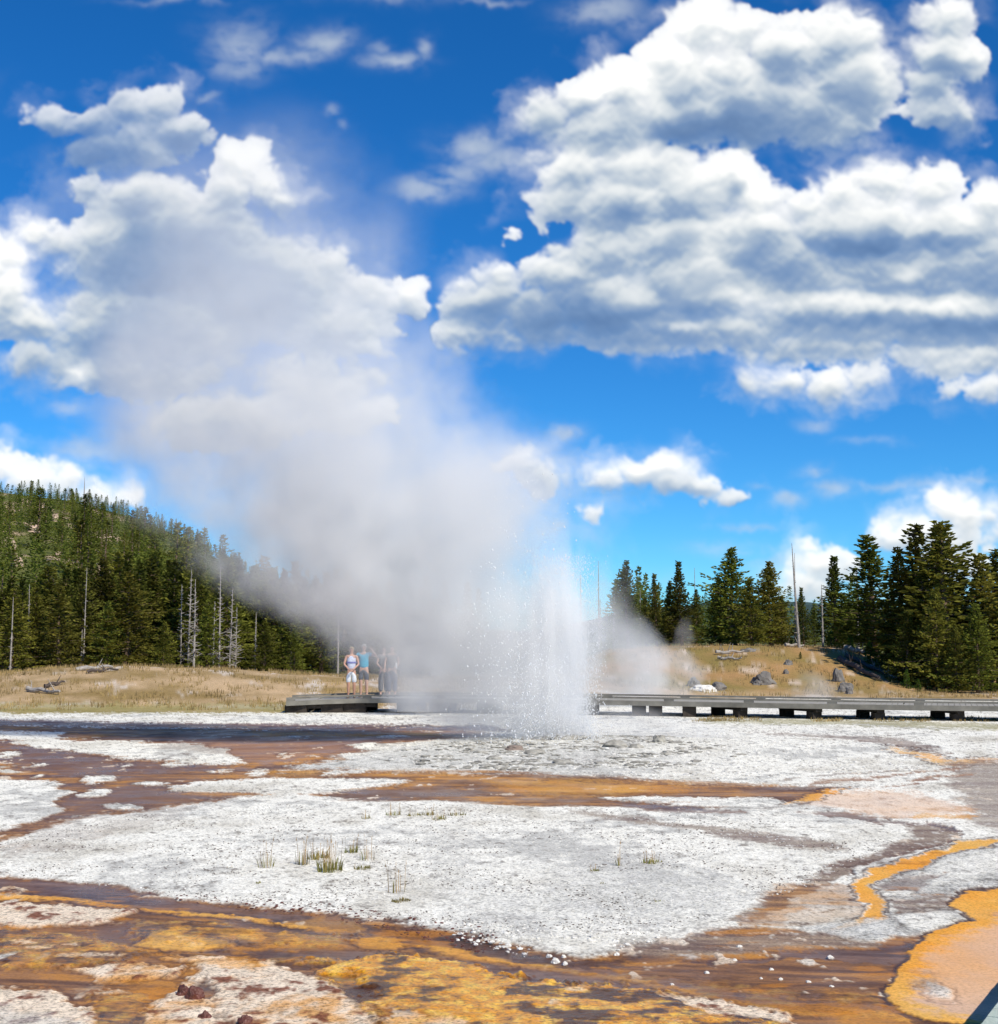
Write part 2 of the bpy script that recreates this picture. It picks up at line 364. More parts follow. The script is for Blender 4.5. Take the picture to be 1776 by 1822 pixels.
lay(WH, [(305,1401),(400,1387),(500,1383),(620,1385),(730,1389),(650,1402),(580,1409),(500,1420),(420,1411),(350,1409)], 1.8)
lay(WH, _strip([(575,1377),(648,1373)], 8), 1.5)
lay(WH, [(-900,1540),(0,1500),(110,1466),(220,1447),(330,1431),(430,1420),(540,1408),(560,1412),(590,1419),(700,1428),(830,1431),(960,1437),(1000,1436),(1200,1440),(1450,1441),(1560,1457),(1640,1483),(1600,1505),(1500,1530),(1440,1560),(1400,1590),(1340,1608),(1230,1650),(1150,1667),(1100,1672),(1000,1690),(920,1672),(800,1652),(700,1628),(560,1616),(430,1606),(300,1594),(180,1572),(60,1560),(0,1552),(-900,1560)], 5)
lay(SA, [(0,1505),(110,1470),(220,1452),(330,1437),(300,1462),(180,1490),(60,1520),(0,1530)], 9, .35)
lay(GR, [(940,1540),(1080,1520),(1250,1540),(1330,1590),(1250,1630),(1100,1640),(960,1600)], 22, .35)
lay(GR, [(760,1490),(820,1470),(860,1560),(1000,1640),(960,1668),(820,1640),(750,1600),(780,1540)], 14, .3)
lay(SA, [(1020,1442),(1120,1452),(1200,1464),(1330,1478),(1480,1500),(1500,1512),(1420,1512),(1330,1496),(1180,1474),(1080,1458)], 3, .85)
lay(PU, [(1090,1424),(1250,1436),(1310,1446),(1200,1444),(1120,1436)], 3, .8)
lay(WH, [(1060,1418),(1180,1419),(1370,1423),(1440,1434),(1350,1438),(1200,1431),(1080,1423)], 1.6)
lay(GR, [(520,1368),(600,1352),(700,1340),(780,1328),(850,1322),(1000,1322),(1130,1312),(1260,1322),(1350,1340),(1250,1368),(1000,1376),(760,1370),(620,1370)], 5)
lay(WH, [(1180,1325),(1300,1302),(1450,1302),(1600,1325),(1700,1362),(1640,1384),(1500,1392),(1330,1393),(1150,1385),(1060,1372),(1100,1350)], 8, .75)
lay(WH, [(780,1364),(900,1358),(1000,1368),(1060,1380),(900,1373)], 4, .5)
lay(PU, [(1330,1304),(1480,1309),(1570,1311),(1650,1328),(1700,1343),(1650,1340),(1560,1325),(1450,1314)], 2, .6)
lay(OR, [(1572,1332),(1640,1340),(1700,1354),(1760,1350),(1776,1349),(2300,1340),(2300,1362),(1776,1358),(1700,1366),(1640,1350)], 2.5, .75)
lay(SA, [(1690,1358),(1776,1352),(2500,1345),(2500,1500),(1776,1480),(1730,1460),(1700,1420)], 6, .8)
lay(LB, _strip([(1430,1396),(1560,1384),(1720,1366)], 4), 1.5, .8)
lay(LB, _strip([(1560,1402),(1650,1390),(1730,1378)], 4), 1.5, .9)
lay(SA, _strip([(1380,1390),(1520,1376),(1640,1370)], 2.5), 1.2, .8)
lay(PE, [(1420,1422),(1500,1408),(1620,1408),(1730,1440),(1720,1452),(1600,1458),(1500,1446)], 6, .55)
lay(OR, [(1430,1420),(1460,1408),(1500,1404),(1490,1412),(1450,1424),(1400,1430)], 2, .9)
lay(OR, _strip([(1640,1453),(1740,1456)], 7), 3, .6)
lay(PU, [(1420,1444),(1480,1448),(1600,1462),(1650,1468),(1580,1467),(1460,1454)], 2.5, .8)
# band between the main flat and the orange stream
lay(SA, [(1600,1468),(1680,1466),(1712,1482),(1700,1494),(1640,1514),(1560,1538),(1500,1560),(1440,1590),(1340,1640),(1290,1640),(1340,1606),(1420,1575),(1520,1530),(1640,1490)], 3)
lay(BR, [(1380,1575),(1500,1568),(1530,1595),(1535,1625),(1480,1640),(1340,1652),(1300,1655),(1340,1620)], 4, .6)
lay(PU, _strip([(1650,1466),(1690,1474),(1716,1488),(1690,1500),(1620,1520),(1540,1542),(1506,1566),(1520,1580),(1538,1600)], 5), 1.2)
lay(WH, [(1520,1545),(1580,1530),(1650,1512),(1690,1500),(1660,1514),(1590,1534),(1550,1548)], 1.5, .8)
lay(GR, [(1560,1572),(1600,1550),(1700,1520),(1776,1505),(2300,1490),(2300,1600),(1776,1584),(1720,1594),(1680,1612),(1700,1638),(1640,1662),(1540,1680),(1480,1662),(1550,1640),(1580,1620)], 3)
lay(WH, [(1640,1545),(1776,1512),(2200,1500),(2200,1560),(1776,1562),(1700,1580),(1640,1580)], 9, .7)
lay(PU, [(1566,1574),(1600,1562),(1690,1556),(1640,1582),(1590,1590)], 4, .6)
lay(WH, _strip([(1570,1592),(1620,1588)], 10), 2, .8)
lay(SA, [(1575,1600),(1700,1590),(1690,1614),(1640,1626),(1585,1628)], 5, .9)
lay(OR, [(2300,1480),(1776,1496),(1712,1496),(1690,1508),(1640,1524),(1570,1545),(1510,1572),(1530,1590),(1540,1615),(1528,1632),(1470,1658),(1490,1656),(1560,1640),(1572,1622),(1566,1590),(1552,1574),(1590,1560),(1640,1544),(1700,1516),(1776,1503),(2300,1500)], 1.6)
# lower belt: purple-brown water, rust streaks
LOW = [(-1200,1540),(0,1556),(60,1562),(180,1576),(300,1597),(430,1613),(560,1625),(700,1640),(800,1662),(920,1685),(1010,1705),(1100,1690),(1200,1672),(1330,1650),(1400,1650),(1440,1662),(1480,1662),(1540,1680),(1640,1664),(1660,1668),(1600,1720),(1580,1770),(1640,1806),(1740,1822),(1776,1830),(2600,1900),(2600,2200),(-1200,2200)]
lay(BR, LOW, 3)
lay(PU, [(-600,1550),(0,1558),(120,1572),(300,1600),(480,1625),(640,1640),(820,1672),(1000,1710),(1100,1735),(1000,1735),(800,1705),(600,1680),(400,1645),(230,1618),(0,1590),(-600,1570)], 4, .8)
lay(SA, [(1080,1680),(1200,1668),(1330,1655),(1480,1655),(1560,1678),(1580,1690),(1400,1690),(1200,1700),(1100,1700)], 5, .85)
lay(WH, [(1400,1622),(1440,1612),(1530,1618),(1490,1640),(1400,1650),(1370,1652)], 4, .55)
lay(GR, [(1420,1650),(1640,1625),(1700,1645),(1640,1668),(1560,1660),(1500,1668)], 3, .8)
lay(WH, [(1580,1630),(1660,1622),(1700,1640),(1670,1658),(1620,1655)], 4, .7)
lay(PU, [(1200,1706),(1400,1694),(1560,1690),(1640,1670),(1600,1712),(1570,1715),(1400,1702),(1260,1715)], 3, .9)
lay(PU, [(640,1720),(800,1712),(980,1730),(1150,1750),(1260,1772),(1150,1778),(980,1762),(820,1752),(700,1740)], 5, .85)
lay(PU, _strip([(240,1668),(330,1690),(420,1702),(540,1700),(600,1690)], 12), 4, .8)
lay(PU, [(110,1650),(220,1640),(300,1655),(240,1680),(150,1672)], 5, .5)
lay(PK, [(-600,1590),(0,1605),(120,1611),(250,1624),(200,1642),(60,1650),(0,1646),(-600,1640)], 3)
lay(PK, [(-300,1572),(0,1582),(20,1590),(60,1600),(0,1598),(-300,1590)], 2, .8)
lay(OR, _strip([(-400,1575),(0,1597),(110,1600),(230,1612),(300,1622),(420,1634),(560,1650)], 6), 2, .85)
lay(OR, [(236,1682),(280,1665),(340,1655),(330,1668),(380,1676),(412,1684),(330,1694),(280,1692)], 3, .9)
lay(OR, [(500,1642),(560,1634),(640,1640),(660,1655),(580,1658)], 4, .7)
lay(OR, [(380,1662),(470,1655),(465,1682),(440,1676)], 4, .6)
lay(OR, [(490,1668),(520,1658),(540,1680),(510,1690)], 4, .6)
lay(OR, [(620,1676),(660,1664),(740,1684),(700,1694),(640,1690)], 4, .7)
lay(OR, [(740,1684),(820,1688),(900,1712),(980,1722),(880,1722),(800,1712)], 5, .8)
lay(OR, _strip([(330,1705),(480,1702),(600,1690)], 5), 3, .5)
lay(AM, [(420,1706),(600,1696),(760,1702),(900,1726),(700,1722),(520,1716)], 4, .7)
lay(AM, [(0,1652),(160,1660),(260,1700),(120,1725),(0,1735)], 8, .6)
lay(AM, [(240,1640),(420,1650),(640,1668),(600,1690),(380,1690),(240,1670)], 8, .45)
lay(AM, [(165,1765),(250,1770),(280,1830),(160,1830)], 6, .45)
lay(PU, [(420,1688),(560,1690),(760,1702),(950,1728),(1150,1742),(1350,1765),(1560,1795),(1350,1785),(1150,1770),(950,1755),(780,1735),(600,1712),(450,1702)], 5, .9)
lay(DK, [(700,1640),(800,1662),(900,1682),(1010,1705),(1120,1700),(1080,1718),(980,1724),(860,1704),(740,1672)], 7, .9)
lay(DK, [(500,1632),(640,1640),(760,1656),(700,1660),(560,1648)], 4, .5)
lay(PU, [(60,1565),(220,1588),(400,1615),(300,1618),(150,1600),(20,1585)], 5, .9)
lay(GR, [(900,1590),(1060,1560),(1300,1590),(1280,1636),(1120,1652),(960,1640)], 26, .38)
lay(AM, [(1100,1740),(1570,1770),(1590,1810),(1300,1800)], 8, .22)
lay(OR, _strip([(900,1715),(1050,1738),(1200,1760),(1400,1800),(1640,1815)], 5), 4, .45)
lay(AM, [(560,1738),(610,1715),(700,1705),(820,1722),(950,1748),(1100,1764),(1250,1782),(1400,1830),(1500,1900),(700,2000),(660,1826),(600,1790)], 6)
lay(DK, [(570,1740),(640,1735),(690,1775),(620,1780)], 8, .7)
lay(DK, [(400,1698),(520,1696),(560,1712),(470,1716)], 4, .55)
lay(PK, [(640,1790),(760,1806),(860,1826),(700,1850)], 4, .6)
lay(PK, [(1190,1778),(1280,1782),(1400,1806),(1390,1818),(1260,1812),(1220,1796)], 4)
lay(PK, [(130,1728),(230,1718),(330,1722),(300,1740),(160,1748)], 3)
lay(PK, [(350,1708),(480,1712),(540,1735),(580,1755),(640,1790),(660,1826),(700,2000),(250,2000),(258,1790),(300,1762),(330,1748)], 4)
lay(OR, [(330,1706),(430,1704),(500,1722),(430,1728),(350,1718)], 5, .55)
lay(DK, _ell(350,1765,26,15), 3, .9)
lay(DK, _strip([(365,1782),(395,1800),(430,1825)], 14), 4, .6)
lay(PK, [(-600,1740),(0,1758),(100,1766),(166,1790),(160,1822),(180,2000),(-600,2000)], 3)
lay(GR, [(-100,1800),(60,1800),(140,1820),(100,1900),(-100,1900)], 8, .5)
lay(WH, [(-200,1695),(0,1700),(34,1698),(10,1708),(-200,1712)], 2, .9)
for e in ((60,1677,30,4),(80,1690,26,3),(150,1704,60,4),(330,1708,60,3),(190,1764,30,4),(120,1684,30,3)): lay(PK, _ell(*e), 2, .7)
# orange mat, lower right
lay(DK, [(2400,1560),(1776,1578),(1718,1588),(1676,1608),(1696,1634),(1654,1664),(1612,1688),(1584,1722),(1574,1760),(1582,1800),(1640,1830),(1760,1840),(2400,1900)], 1.5, .75)
lay(OR, [(2400,1566),(1776,1583),(1722,1593),(1684,1612),(1706,1636),(1662,1668),(1622,1690),(1594,1724),(1583,1758),(1592,1795),(1642,1816),(1760,1826),(2400,1900)], 1.5)
lay(PE, [(2400,1600),(1776,1632),(1730,1655),(1690,1682),(1655,1700),(1640,1740),(1632,1790),(1680,1806),(1760,1826),(2400,1900)], 11, .92)
lay(GR, [(1650,1755),(1668,1745),(1690,1770),(1694,1784),(1670,1778)], 5, .8)
lay(SA, _ell(1655,1748,36,14), 8, .45)
def sd_poly(X, Y, poly):
    kx = .4; P = np.array(poly, float); Q = np.roll(P, -1, 0); best = np.full(X.shape, 1e9); ins = np.zeros(X.shape, bool)
    for (x0, y0), (x1, y1) in zip(P, Q):
        ax, ay, bx, by = x0*kx, y0, x1*kx, y1; dx, dy = bx-ax, by-ay; px = X*kx-ax; py = Y-ay
        t = np.clip((px*dx+py*dy)/(dx*dx+dy*dy+1e-9), 0, 1); d = (px-t*dx)**2+(py-t*dy)**2
        best = np.minimum(best, d)
        c = ((y0 > Y) != (y1 > Y)) & (X < (x1-x0)*(Y-y0)/(y1-y0+1e-9)+x0); ins ^= c
    return np.where(ins, 1, -1)*np.sqrt(best)
def paint(x, y, z):
    """kind of surface at each vertex -> albedo, wetness, crust roughness, raise"""
    r = np.hypot(x, y)
    sc = np.clip(r/16, .25, 3)
    wx = fbm(x/1.3, y/1.3, 5, 301, .55)*.30*sc; wy = fbm(x/1.3+50, y/1.3, 5, 302, .55)*.42*sc
    X, Y = project(x+wx, np.maximum(y+wy, 2.5), z*(y > 44)); 
    X = np.clip(X, -1150, 2550)
    N = len(x); front = (y > 2.6) & (np.abs(x) < y*1.2)
    # working lattice
    gx = np.arange(-1200, 2601, 5.); gy = np.concatenate([np.arange(1150, 1500, 1.), np.arange(1500, 1900, 1.5), np.arange(1900, 2600, 10)])
    iy = np.interp(Y, gy, np.arange(len(gy))); ix = np.clip((X+1200)/5, 0, len(gx)-1.001); iy = np.clip(iy, 0, len(gy)-1.001)
    i0 = ix.astype(int); j0 = iy.astype(int); fx = ix-i0; fy = iy-j0
    sp1 = fbm(x*1.1, y*.55, 5, 311, .6); sp2 = fbm(x*3.7, y*2.2, 4, 312, .65); sp3 = fbm(x*.25, y*.5, 4, 313); sp4 = fbm(x*9, y*6, 3, 314, .7)
    strk = fbm(x*.35+sp3*.6, y*2.4, 5, 315, .6); st2 = fbm(x*1.0+sp3*1.2-y*.35, y*6.5+x*1.1, 5, 317, .62); near_ = 1-sstep(9, 20, r); strk = strk*(1-.65*near_)+st2*.95*near_; pat = fbm(x*.42+7, y*.3, 5, 318, .62); fine = fbm(x*17, y*13, 2, 319, .6); mot = fbm(x*2.2, y*2.2, 5, 316, .6, billow=True)
    def c(a): return np.array(a)[None, :]
    def m3(a, b, t): t = np.clip(t, 0, 1)[:, None]; return a*(1-t)+b*t
    kinds = {}
    dark = sstep(.12, .42, sp4*.7+sp2*.6)                     # gravelly dark crumbs
    kinds[WH] = (m3(m3(m3(c((.88,.85,.75)), c((.60,.56,.47)), sstep(-.05, .55, sp1*.6+pat)), c((.42,.41,.38)), sstep(.0, .35, -pat+sp2*.5)*.7), c((.20,.17,.14)), np.clip(dark*.75+sstep(.22, .5, fine+pat*.35)*.5, 0, .95)), .02+0*x, .55+0*x, .010)
    kinds[GR] = (m3(m3(c((.46,.45,.41)), c((.72,.70,.64)), .5+sp2*1.3+sp1*.5), c((.13,.12,.10)), sstep(.1, .45, -sp2*.6+sp4*.6)*.9), .15+0*x, 1.+0*x, .010)
    kinds[SA] = (m3(m3(c((.38,.31,.24)), c((.20,.14,.12)), .5+strk*1.9), c((.66,.62,.55)), sstep(.10, .4, sp4*.7+sp2*.6)*.8), .35+0*x, .5+0*x, .004)
    kinds[BR] = (m3(m3(c((.36,.18,.075)), c((.15,.075,.045)), .5+strk*2.2), c((.56,.25,.04)), sstep(-.05, .35, sp1*.7+pat*.6-strk*.6)*.75), .58+0*x, .25+0*x, 0.)
    kinds[LB] = (m3(m3(c((.36,.20,.12)), c((.25,.13,.08)), .5+strk*1.4), c((.50,.24,.09)), sstep(.1, .5, sp1)*.5), .6+0*x, .2+0*x, 0.)
    kinds[PU] = (m3(c((.090,.040,.030)), c((.24,.14,.10)), .5+strk*2.2+sp1*.5), .72+0*x, .15+0*x, -.008)
    kinds[OR] = (m3(m3(c((.80,.33,.035)), c((.76,.44,.11)), .5+sp1*1.2), c((.36,.13,.025)), sstep(.08, .45, sp2*.6+strk*.7)*.75), .45+0*x, .35+0*x, .004)
    am = fbm(x*3.4+sp1, y*3.0, 5, 321, .6); am2 = fbm(x*9, y*8, 3, 322, .6)
    kinds[AM] = (m3(m3(m3(c((.68,.28,.006)), c((.86,.50,.05)), sstep(-.1, .4, am2+am*.5)), c((.86,.66,.40)), sstep(.22, .42, am*.7+sp1*.5)*.8), c((.075,.028,.006)), sstep(-.08, .26, -am+strk*.5+sp1*.5)*.95), .85+0*x, 1.+0*x, .03)
    kinds[PE] = (m3(m3(c((.73,.41,.20)), c((.66,.44,.31)), .5+sp1*1.5), c((.76,.36,.10)), sstep(.1, .5, -sp3+sp2*.4)*.55), .5+0*x, .12+0*x, 0.)
    kinds[PK] = (m3(m3(c((.80,.66,.50)), c((.66,.36,.14)), sstep(-.05, .35, sp1*.6+am*.6)), c((.19,.06,.035)), sstep(.0, .26, sp2*.7+sp4*.4+am*.4-.02)*.92), .15+0*x, .85+0*x, .018)
    kinds[TN] = (m3(m3(c((.54,.38,.22)), c((.29,.20,.08)), .5+sp3*1.6+pat*1.2+sp1*.4), c((.66,.58,.50)), sstep(.12, .38, fbm(x*.5, y*.28, 4, 320)+sp2*.3)*.8), 0*x, .6+0*x, 0.)
    kinds[YG] = (m3(c((.40,.33,.13)), c((.26,.25,.08)), .5+sp1), 0*x, .6+0*x, 0.)
    kinds[DK] = (m3(c((.05,.022,.018)), c((.12,.05,.025)), .5+sp2), .7+0*x, .5+0*x, -.006)
    alb, wet, cr, rz = kinds[WH]; alb = alb.copy(); wet = wet.copy(); cr = cr.copy(); rz = np.full(N, rz)
    jit = (sp2*1.0+sp4*.8+strk*.9+fine*.5)
    run = np.zeros(N)
    MX, MY = np.meshgrid(gx, gy)
    for k, poly, soft, amt in L_:
        P = np.array(poly, float); mg = soft*3+8
        a0 = max(0, int((P[:, 0].min()-mg*2.5+1200)/5)); a1 = min(len(gx)-1, int((P[:, 0].max()+mg*2.5+1200)/5)+2)
        b0 = max(0, np.searchsorted(gy, P[:, 1].min()-mg)-1); b1 = min(len(gy)-1, np.searchsorted(gy, P[:, 1].max()+mg)+1)
        if a1 <= a0 or b1 <= b0: continue
        S = sd_poly(MX[b0:b1+1, a0:a1+1], MY[b0:b1+1, a0:a1+1], poly)
        sel = np.nonzero((i0 >= a0) & (i0 < a1) & (j0 >= b0) & (j0 < b1) & front)[0]
        if not len(sel): continue
        i = i0[sel]-a0; j = j0[sel]-b0; u = fx[sel]; v = fy[sel]
        s = (S[j, i]*(1-u)+S[j, i+1]*u)*(1-v)+(S[j+1, i]*(1-u)+S[j+1, i+1]*u)*v
        if k == TN: near = np.clip((Y[sel]-1246)/10, .15, 1)
        else: near = 1
        if k == PK: s = s+am[sel]*9+sp2[sel]*3
        wgt = (sstep(-soft, soft, s+jit[sel]*(2.3+soft*1.3)*near)*amt)
        if k in (OR, WH, GR, PK, AM) and amt > .6:
            rw = (np.exp(-((s+jit[sel]*(2.3+soft*1.3)+soft+.8)/1.5)**2)*(.75 if k == OR else .42)*(Y[sel] > 1300))[:, None]
            alb[sel] = alb[sel]*(1-rw)+np.array([[.06,.026,.022]])*rw
        run[sel] = run[sel]*(1-wgt)+(k in (BR, PU, LB, SA, DK))*wgt
        ka, kw, kc, kz = kinds[k]; w1 = wgt[:, None]
        alb[sel] = alb[sel]*(1-w1)+ka[sel]*w1; wet[sel] = wet[sel]*(1-wgt)+kw[sel]*wgt
        cr[sel] = cr[sel]*(1-wgt)+kc[sel]*wgt; rz[sel] = rz[sel]*(1-wgt)+kz*wgt
    # pale crusts breaking the surface of the runoff
    fl = fbm(x*2.6, y*1.5, 4, 323, .6); flm = sstep(.27, .36, fl+pat*.35+sp4*.12)*run*sstep(-.25, .15, sp3+sp1*.5)
    alb = m3(alb, m3(c((.80,.74,.64)), c((.62,.46,.32)), .5+sp2), flm*.9); wet = wet*(1-flm); rz = rz+.008*flm; cr = np.maximum(cr, flm*.7)
    of = sstep(.20, .36, fbm(x*.8, y*2.2, 4, 324, .6)-fl*.2)*run*(r < 14); alb = m3(alb, c((.60,.24,.02)), of*.55)
    deep = run*(1-sstep(13, 18, r)); alb = alb*(1-deep[:, None])+np.clip(alb, 0, 1)**1.06*deep[:, None]
    # ground out among the trees
    far = sstep(84, 96, np.hypot(x, y)) * (y > 0)
    rock = sstep(.10, .26, fbm(x/14, y/22, 4, 330))*(1-sstep(-16.5, -12.5, np.degrees(np.arctan2(x, y))+2*sp3))
    fg = m3(m3(c((.09,.11,.03)), c((.15,.15,.05)), .5+sp3), c((.50,.36,.26)), rock)
    alb = m3(alb, fg, far); wet *= (1-far); rz *= (1-sstep(40, 60, r))
    # right mound: ochre grass, darker olive patches
    Xp, Yp = project(x, np.maximum(y, 2.5), z)
    om = sstep(58, 60.5, y+sp1)*sstep(1020, 1100, Xp)*(1-far)*(1-.0*x)
    oc = m3(m3(c((.40,.235,.10)), c((.25,.19,.06)), .5+fbm(x/3, y/4, 4, 340)*1.6), c((.56,.44,.33)), sstep(.15, .45, sp1+sp3*.4))
    alb = m3(alb, oc, om*sstep(.15, .5, z+.2))
    return alb, wet, cr, rz, (sp2, sp4, mot)
def build_ground():
    dense = np.arange(-25.5, 25.5, .0335); side = [26, 27, 28.5, 31, 34, 38, 43, 50, 60, 75, 90, 110, 130, 150, 170]
    th = np.radians(np.concatenate([[-180], -np.array(side[::-1]), dense, side]))
    inv = np.concatenate([np.linspace(1/3., 1/6.5, 30)[:-1], np.linspace(1/6.5, 1/62., 620)])
    rr = np.concatenate([[.02, .5, 1, 2], 1/inv, 62*np.exp(np.linspace(0, math.log(400/62.), 110))[1:], [450, 520, 640, 800, 1000, 1400, 2000, 3000, 4500, 7000]])
    T, RR = np.meshgrid(th, rr); x = (RR*np.sin(T)).ravel(); y = (RR*np.cos(T)).ravel()
    z = terrain(x, y)
    alb, wet, cr, rz, (sp2, sp4, mot) = paint(x, y, z)
    r = np.hypot(x, y); fade = 1-sstep(40, 70, r)
    z = z+rz*fade+(cr*(.006*sp4+.010*sp2)*np.clip(r/14, .6, 1.6)+np.where(cr > .95, (cr-.9)*.10*mot*np.exp(-((r-8)/5)**2), 0))*fade
    z += .05*fbm(x*.6, y*.6, 3, 351)*sstep(46, 55, y)
    V = np.stack([x, y, z], -1); h, wd = T.shape; idx = np.arange(h*wd).reshape(h, wd)
    nx = np.concatenate([idx[:, 1:], idx[:, :1]], 1)
    fc = np.stack([idx[:-1], nx[:-1], nx[1:], idx[1:]], -1).reshape(-1, 4)[:, ::-1]
    me = np_mesh('ground', V, fc)
    ca = me.color_attributes.new('albedo', 'FLOAT_COLOR', 'POINT'); ca.data.foreach_set('color', np.concatenate([np.clip(alb, 0, .9), np.ones((len(x), 1))], 1).astype(np.float32).ravel())
    for nm, arr in (('wet', wet), ('crust', cr)):
        a = me.attributes.new(nm, 'FLOAT', 'POINT'); a.data.foreach_set('value', arr.astype(np.float32))
    m, t, out = material('sinter flat')
    tc = t.node('TexCoord').outputs['Object']
    col = t.node('Attribute', attribute_name='albedo').outputs['Color']; we = t.node('Attribute', attribute_name='wet').outputs['Fac']; cu = t.node('Attribute', attribute_name='crust').outputs['Fac']
    n1 = t.noise(tc, 38, 5, .7); n2 = t.noise(tc, 5, 4, .6)
    vor = t.node('TexVoronoi', feature='F1'); t.set(vor.inputs['Vector'], tc); vor.inputs['Scale'].default_value = 22; vor.inputs['Randomness'].default_value = 1
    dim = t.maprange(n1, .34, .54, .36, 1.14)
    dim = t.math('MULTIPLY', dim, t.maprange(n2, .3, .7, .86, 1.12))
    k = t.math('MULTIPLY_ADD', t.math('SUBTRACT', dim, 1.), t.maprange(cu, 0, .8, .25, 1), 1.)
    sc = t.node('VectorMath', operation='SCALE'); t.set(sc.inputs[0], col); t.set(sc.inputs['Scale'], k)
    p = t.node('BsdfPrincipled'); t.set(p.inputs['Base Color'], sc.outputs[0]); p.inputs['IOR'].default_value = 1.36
    # water film: smooth where wet
    wn = t.noise(tc, 1.1, 4, .6)
    wf = t.maprange(t.math('ADD', we, t.math('MULTIPLY', t.math('SUBTRACT', wn, .5), .9)), .35, .8, 0, 1)
    t.set(p.inputs['Roughness'], t.maprange(wf, 0, 1, .85, .24)); t.set(p.inputs['Specular IOR Level'], t.maprange(wf, 0, 1, .12, .36))
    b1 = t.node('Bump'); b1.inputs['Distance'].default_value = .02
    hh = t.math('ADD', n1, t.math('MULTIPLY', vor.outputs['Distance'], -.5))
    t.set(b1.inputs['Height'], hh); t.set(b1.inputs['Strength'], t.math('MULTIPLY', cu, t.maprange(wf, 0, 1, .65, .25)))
    mp = t.node('Mapping'); t.set(mp.inputs[0], tc); mp.inputs['Scale'].default_value = (5, 16, 1); mp.inputs['Rotation'].default_value = (0, 0, .15)
    wv = t.noise(mp.outputs[0], 1., 4, .6)
    b2 = t.node('Bump'); b2.inputs['Distance'].default_value = .012; t.set(b2.inputs['Height'], wv); t.set(b2.inputs['Strength'], t.math('MULTIPLY', wf, .8)); t.l.new(b1.outputs[0], b2.inputs['Normal'])
    t.set(p.inputs['Normal'], b2.outputs[0]); t.l.new(p.outputs[0], out.inputs[0]); me.materials.append(m)
    tag(link('ground', me), 'white sinter flat with brown and orange runoff channels', None, None, 'structure')
build_ground()
def gz(x, y): return float(terrain(np.array([x]), np.array([y]))[0])
# far wooded ridge
def build_ridge():
    xs = np.linspace(-900, 1600, 260); V = []; 
    for x in xs:
        top = 50+14*mnoise.noise((x/300., 3, 0))+6*mnoise.noise((x/60., 9, 0))+3*mnoise.noise((x/14., 5, 0))
        top *= min(1, max(0, (x+900)/500))*(1-.6*math.exp(-((x-20)/120)**2))
        for s_ in range(7):
            q = s_/6.; V.append((x, 1300+q*260, -1+top*(1-(1-q)**2)))
        V.append((x, 1800, -1))
    n = 8; fc = np.array([(i*n+j, (i+1)*n+j, (i+1)*n+j+1, i*n+j+1) for i in range(len(xs)-1) for j in range(n-1)])
    me = np_mesh('hills', np.array(V), fc)
    me.materials.append(simple('distant woodland', (.035, .065, .06), .95, .02, .4, 0)); tag(link('hills', me), 'low dark blue wooded ridge on the horizon', None, None, 'structure')
build_ridge()
# ------------------------------------------------------------------ conifers
M_BARK = simple('conifer bark', (.16, .11, .075), .9, 6, .4, .5)
M_DEAD = simple('weathered dead wood', (.32, .29, .26), .9, 9, .35, .4)
def needle_mat(name, lo, hi, tint=.8):
    m, t, out = material(name); tc = t.node('TexCoord').outputs['Object']
    c = t.ramp(t.noise(tc, .9, 4, .7), (.32, lo), (.68, hi))
    oi = t.node('ObjectInfo').outputs['Random']; hs = t.node('HueSaturation'); t.set(hs.inputs['Color'], c)
    t.set(hs.inputs['Hue'], t.math('MULTIPLY_ADD', oi, .045, .478)); t.set(hs.inputs['Value'], t.math('MULTIPLY_ADD', t.math('FRACT', t.math('MULTIPLY', oi, 37.3)), tint, 1-tint/2))
    d = t.node('BsdfDiffuse'); t.set(d.inputs[0], hs.outputs[0]); tr = t.node('BsdfTranslucent'); t.set(tr.inputs[0], hs.outputs[0])
    ms = t.node('MixShader'); ms.inputs[0].default_value = .38; t.l.new(d.outputs[0], ms.inputs[1]); t.l.new(tr.outputs[0], ms.inputs[2]); t.l.new(ms.outputs[0], out.inputs[0])
    return m
M_NEEDLE = needle_mat('pine needles', (.07, .085, .016), (.32, .31, .055))
M_DARKN = needle_mat('fir needles', (.05, .065, .015), (.24, .24, .045))
M_YOUNG = needle_mat('young pine needles', (.07, .14, .02), (.16, .24, .04))
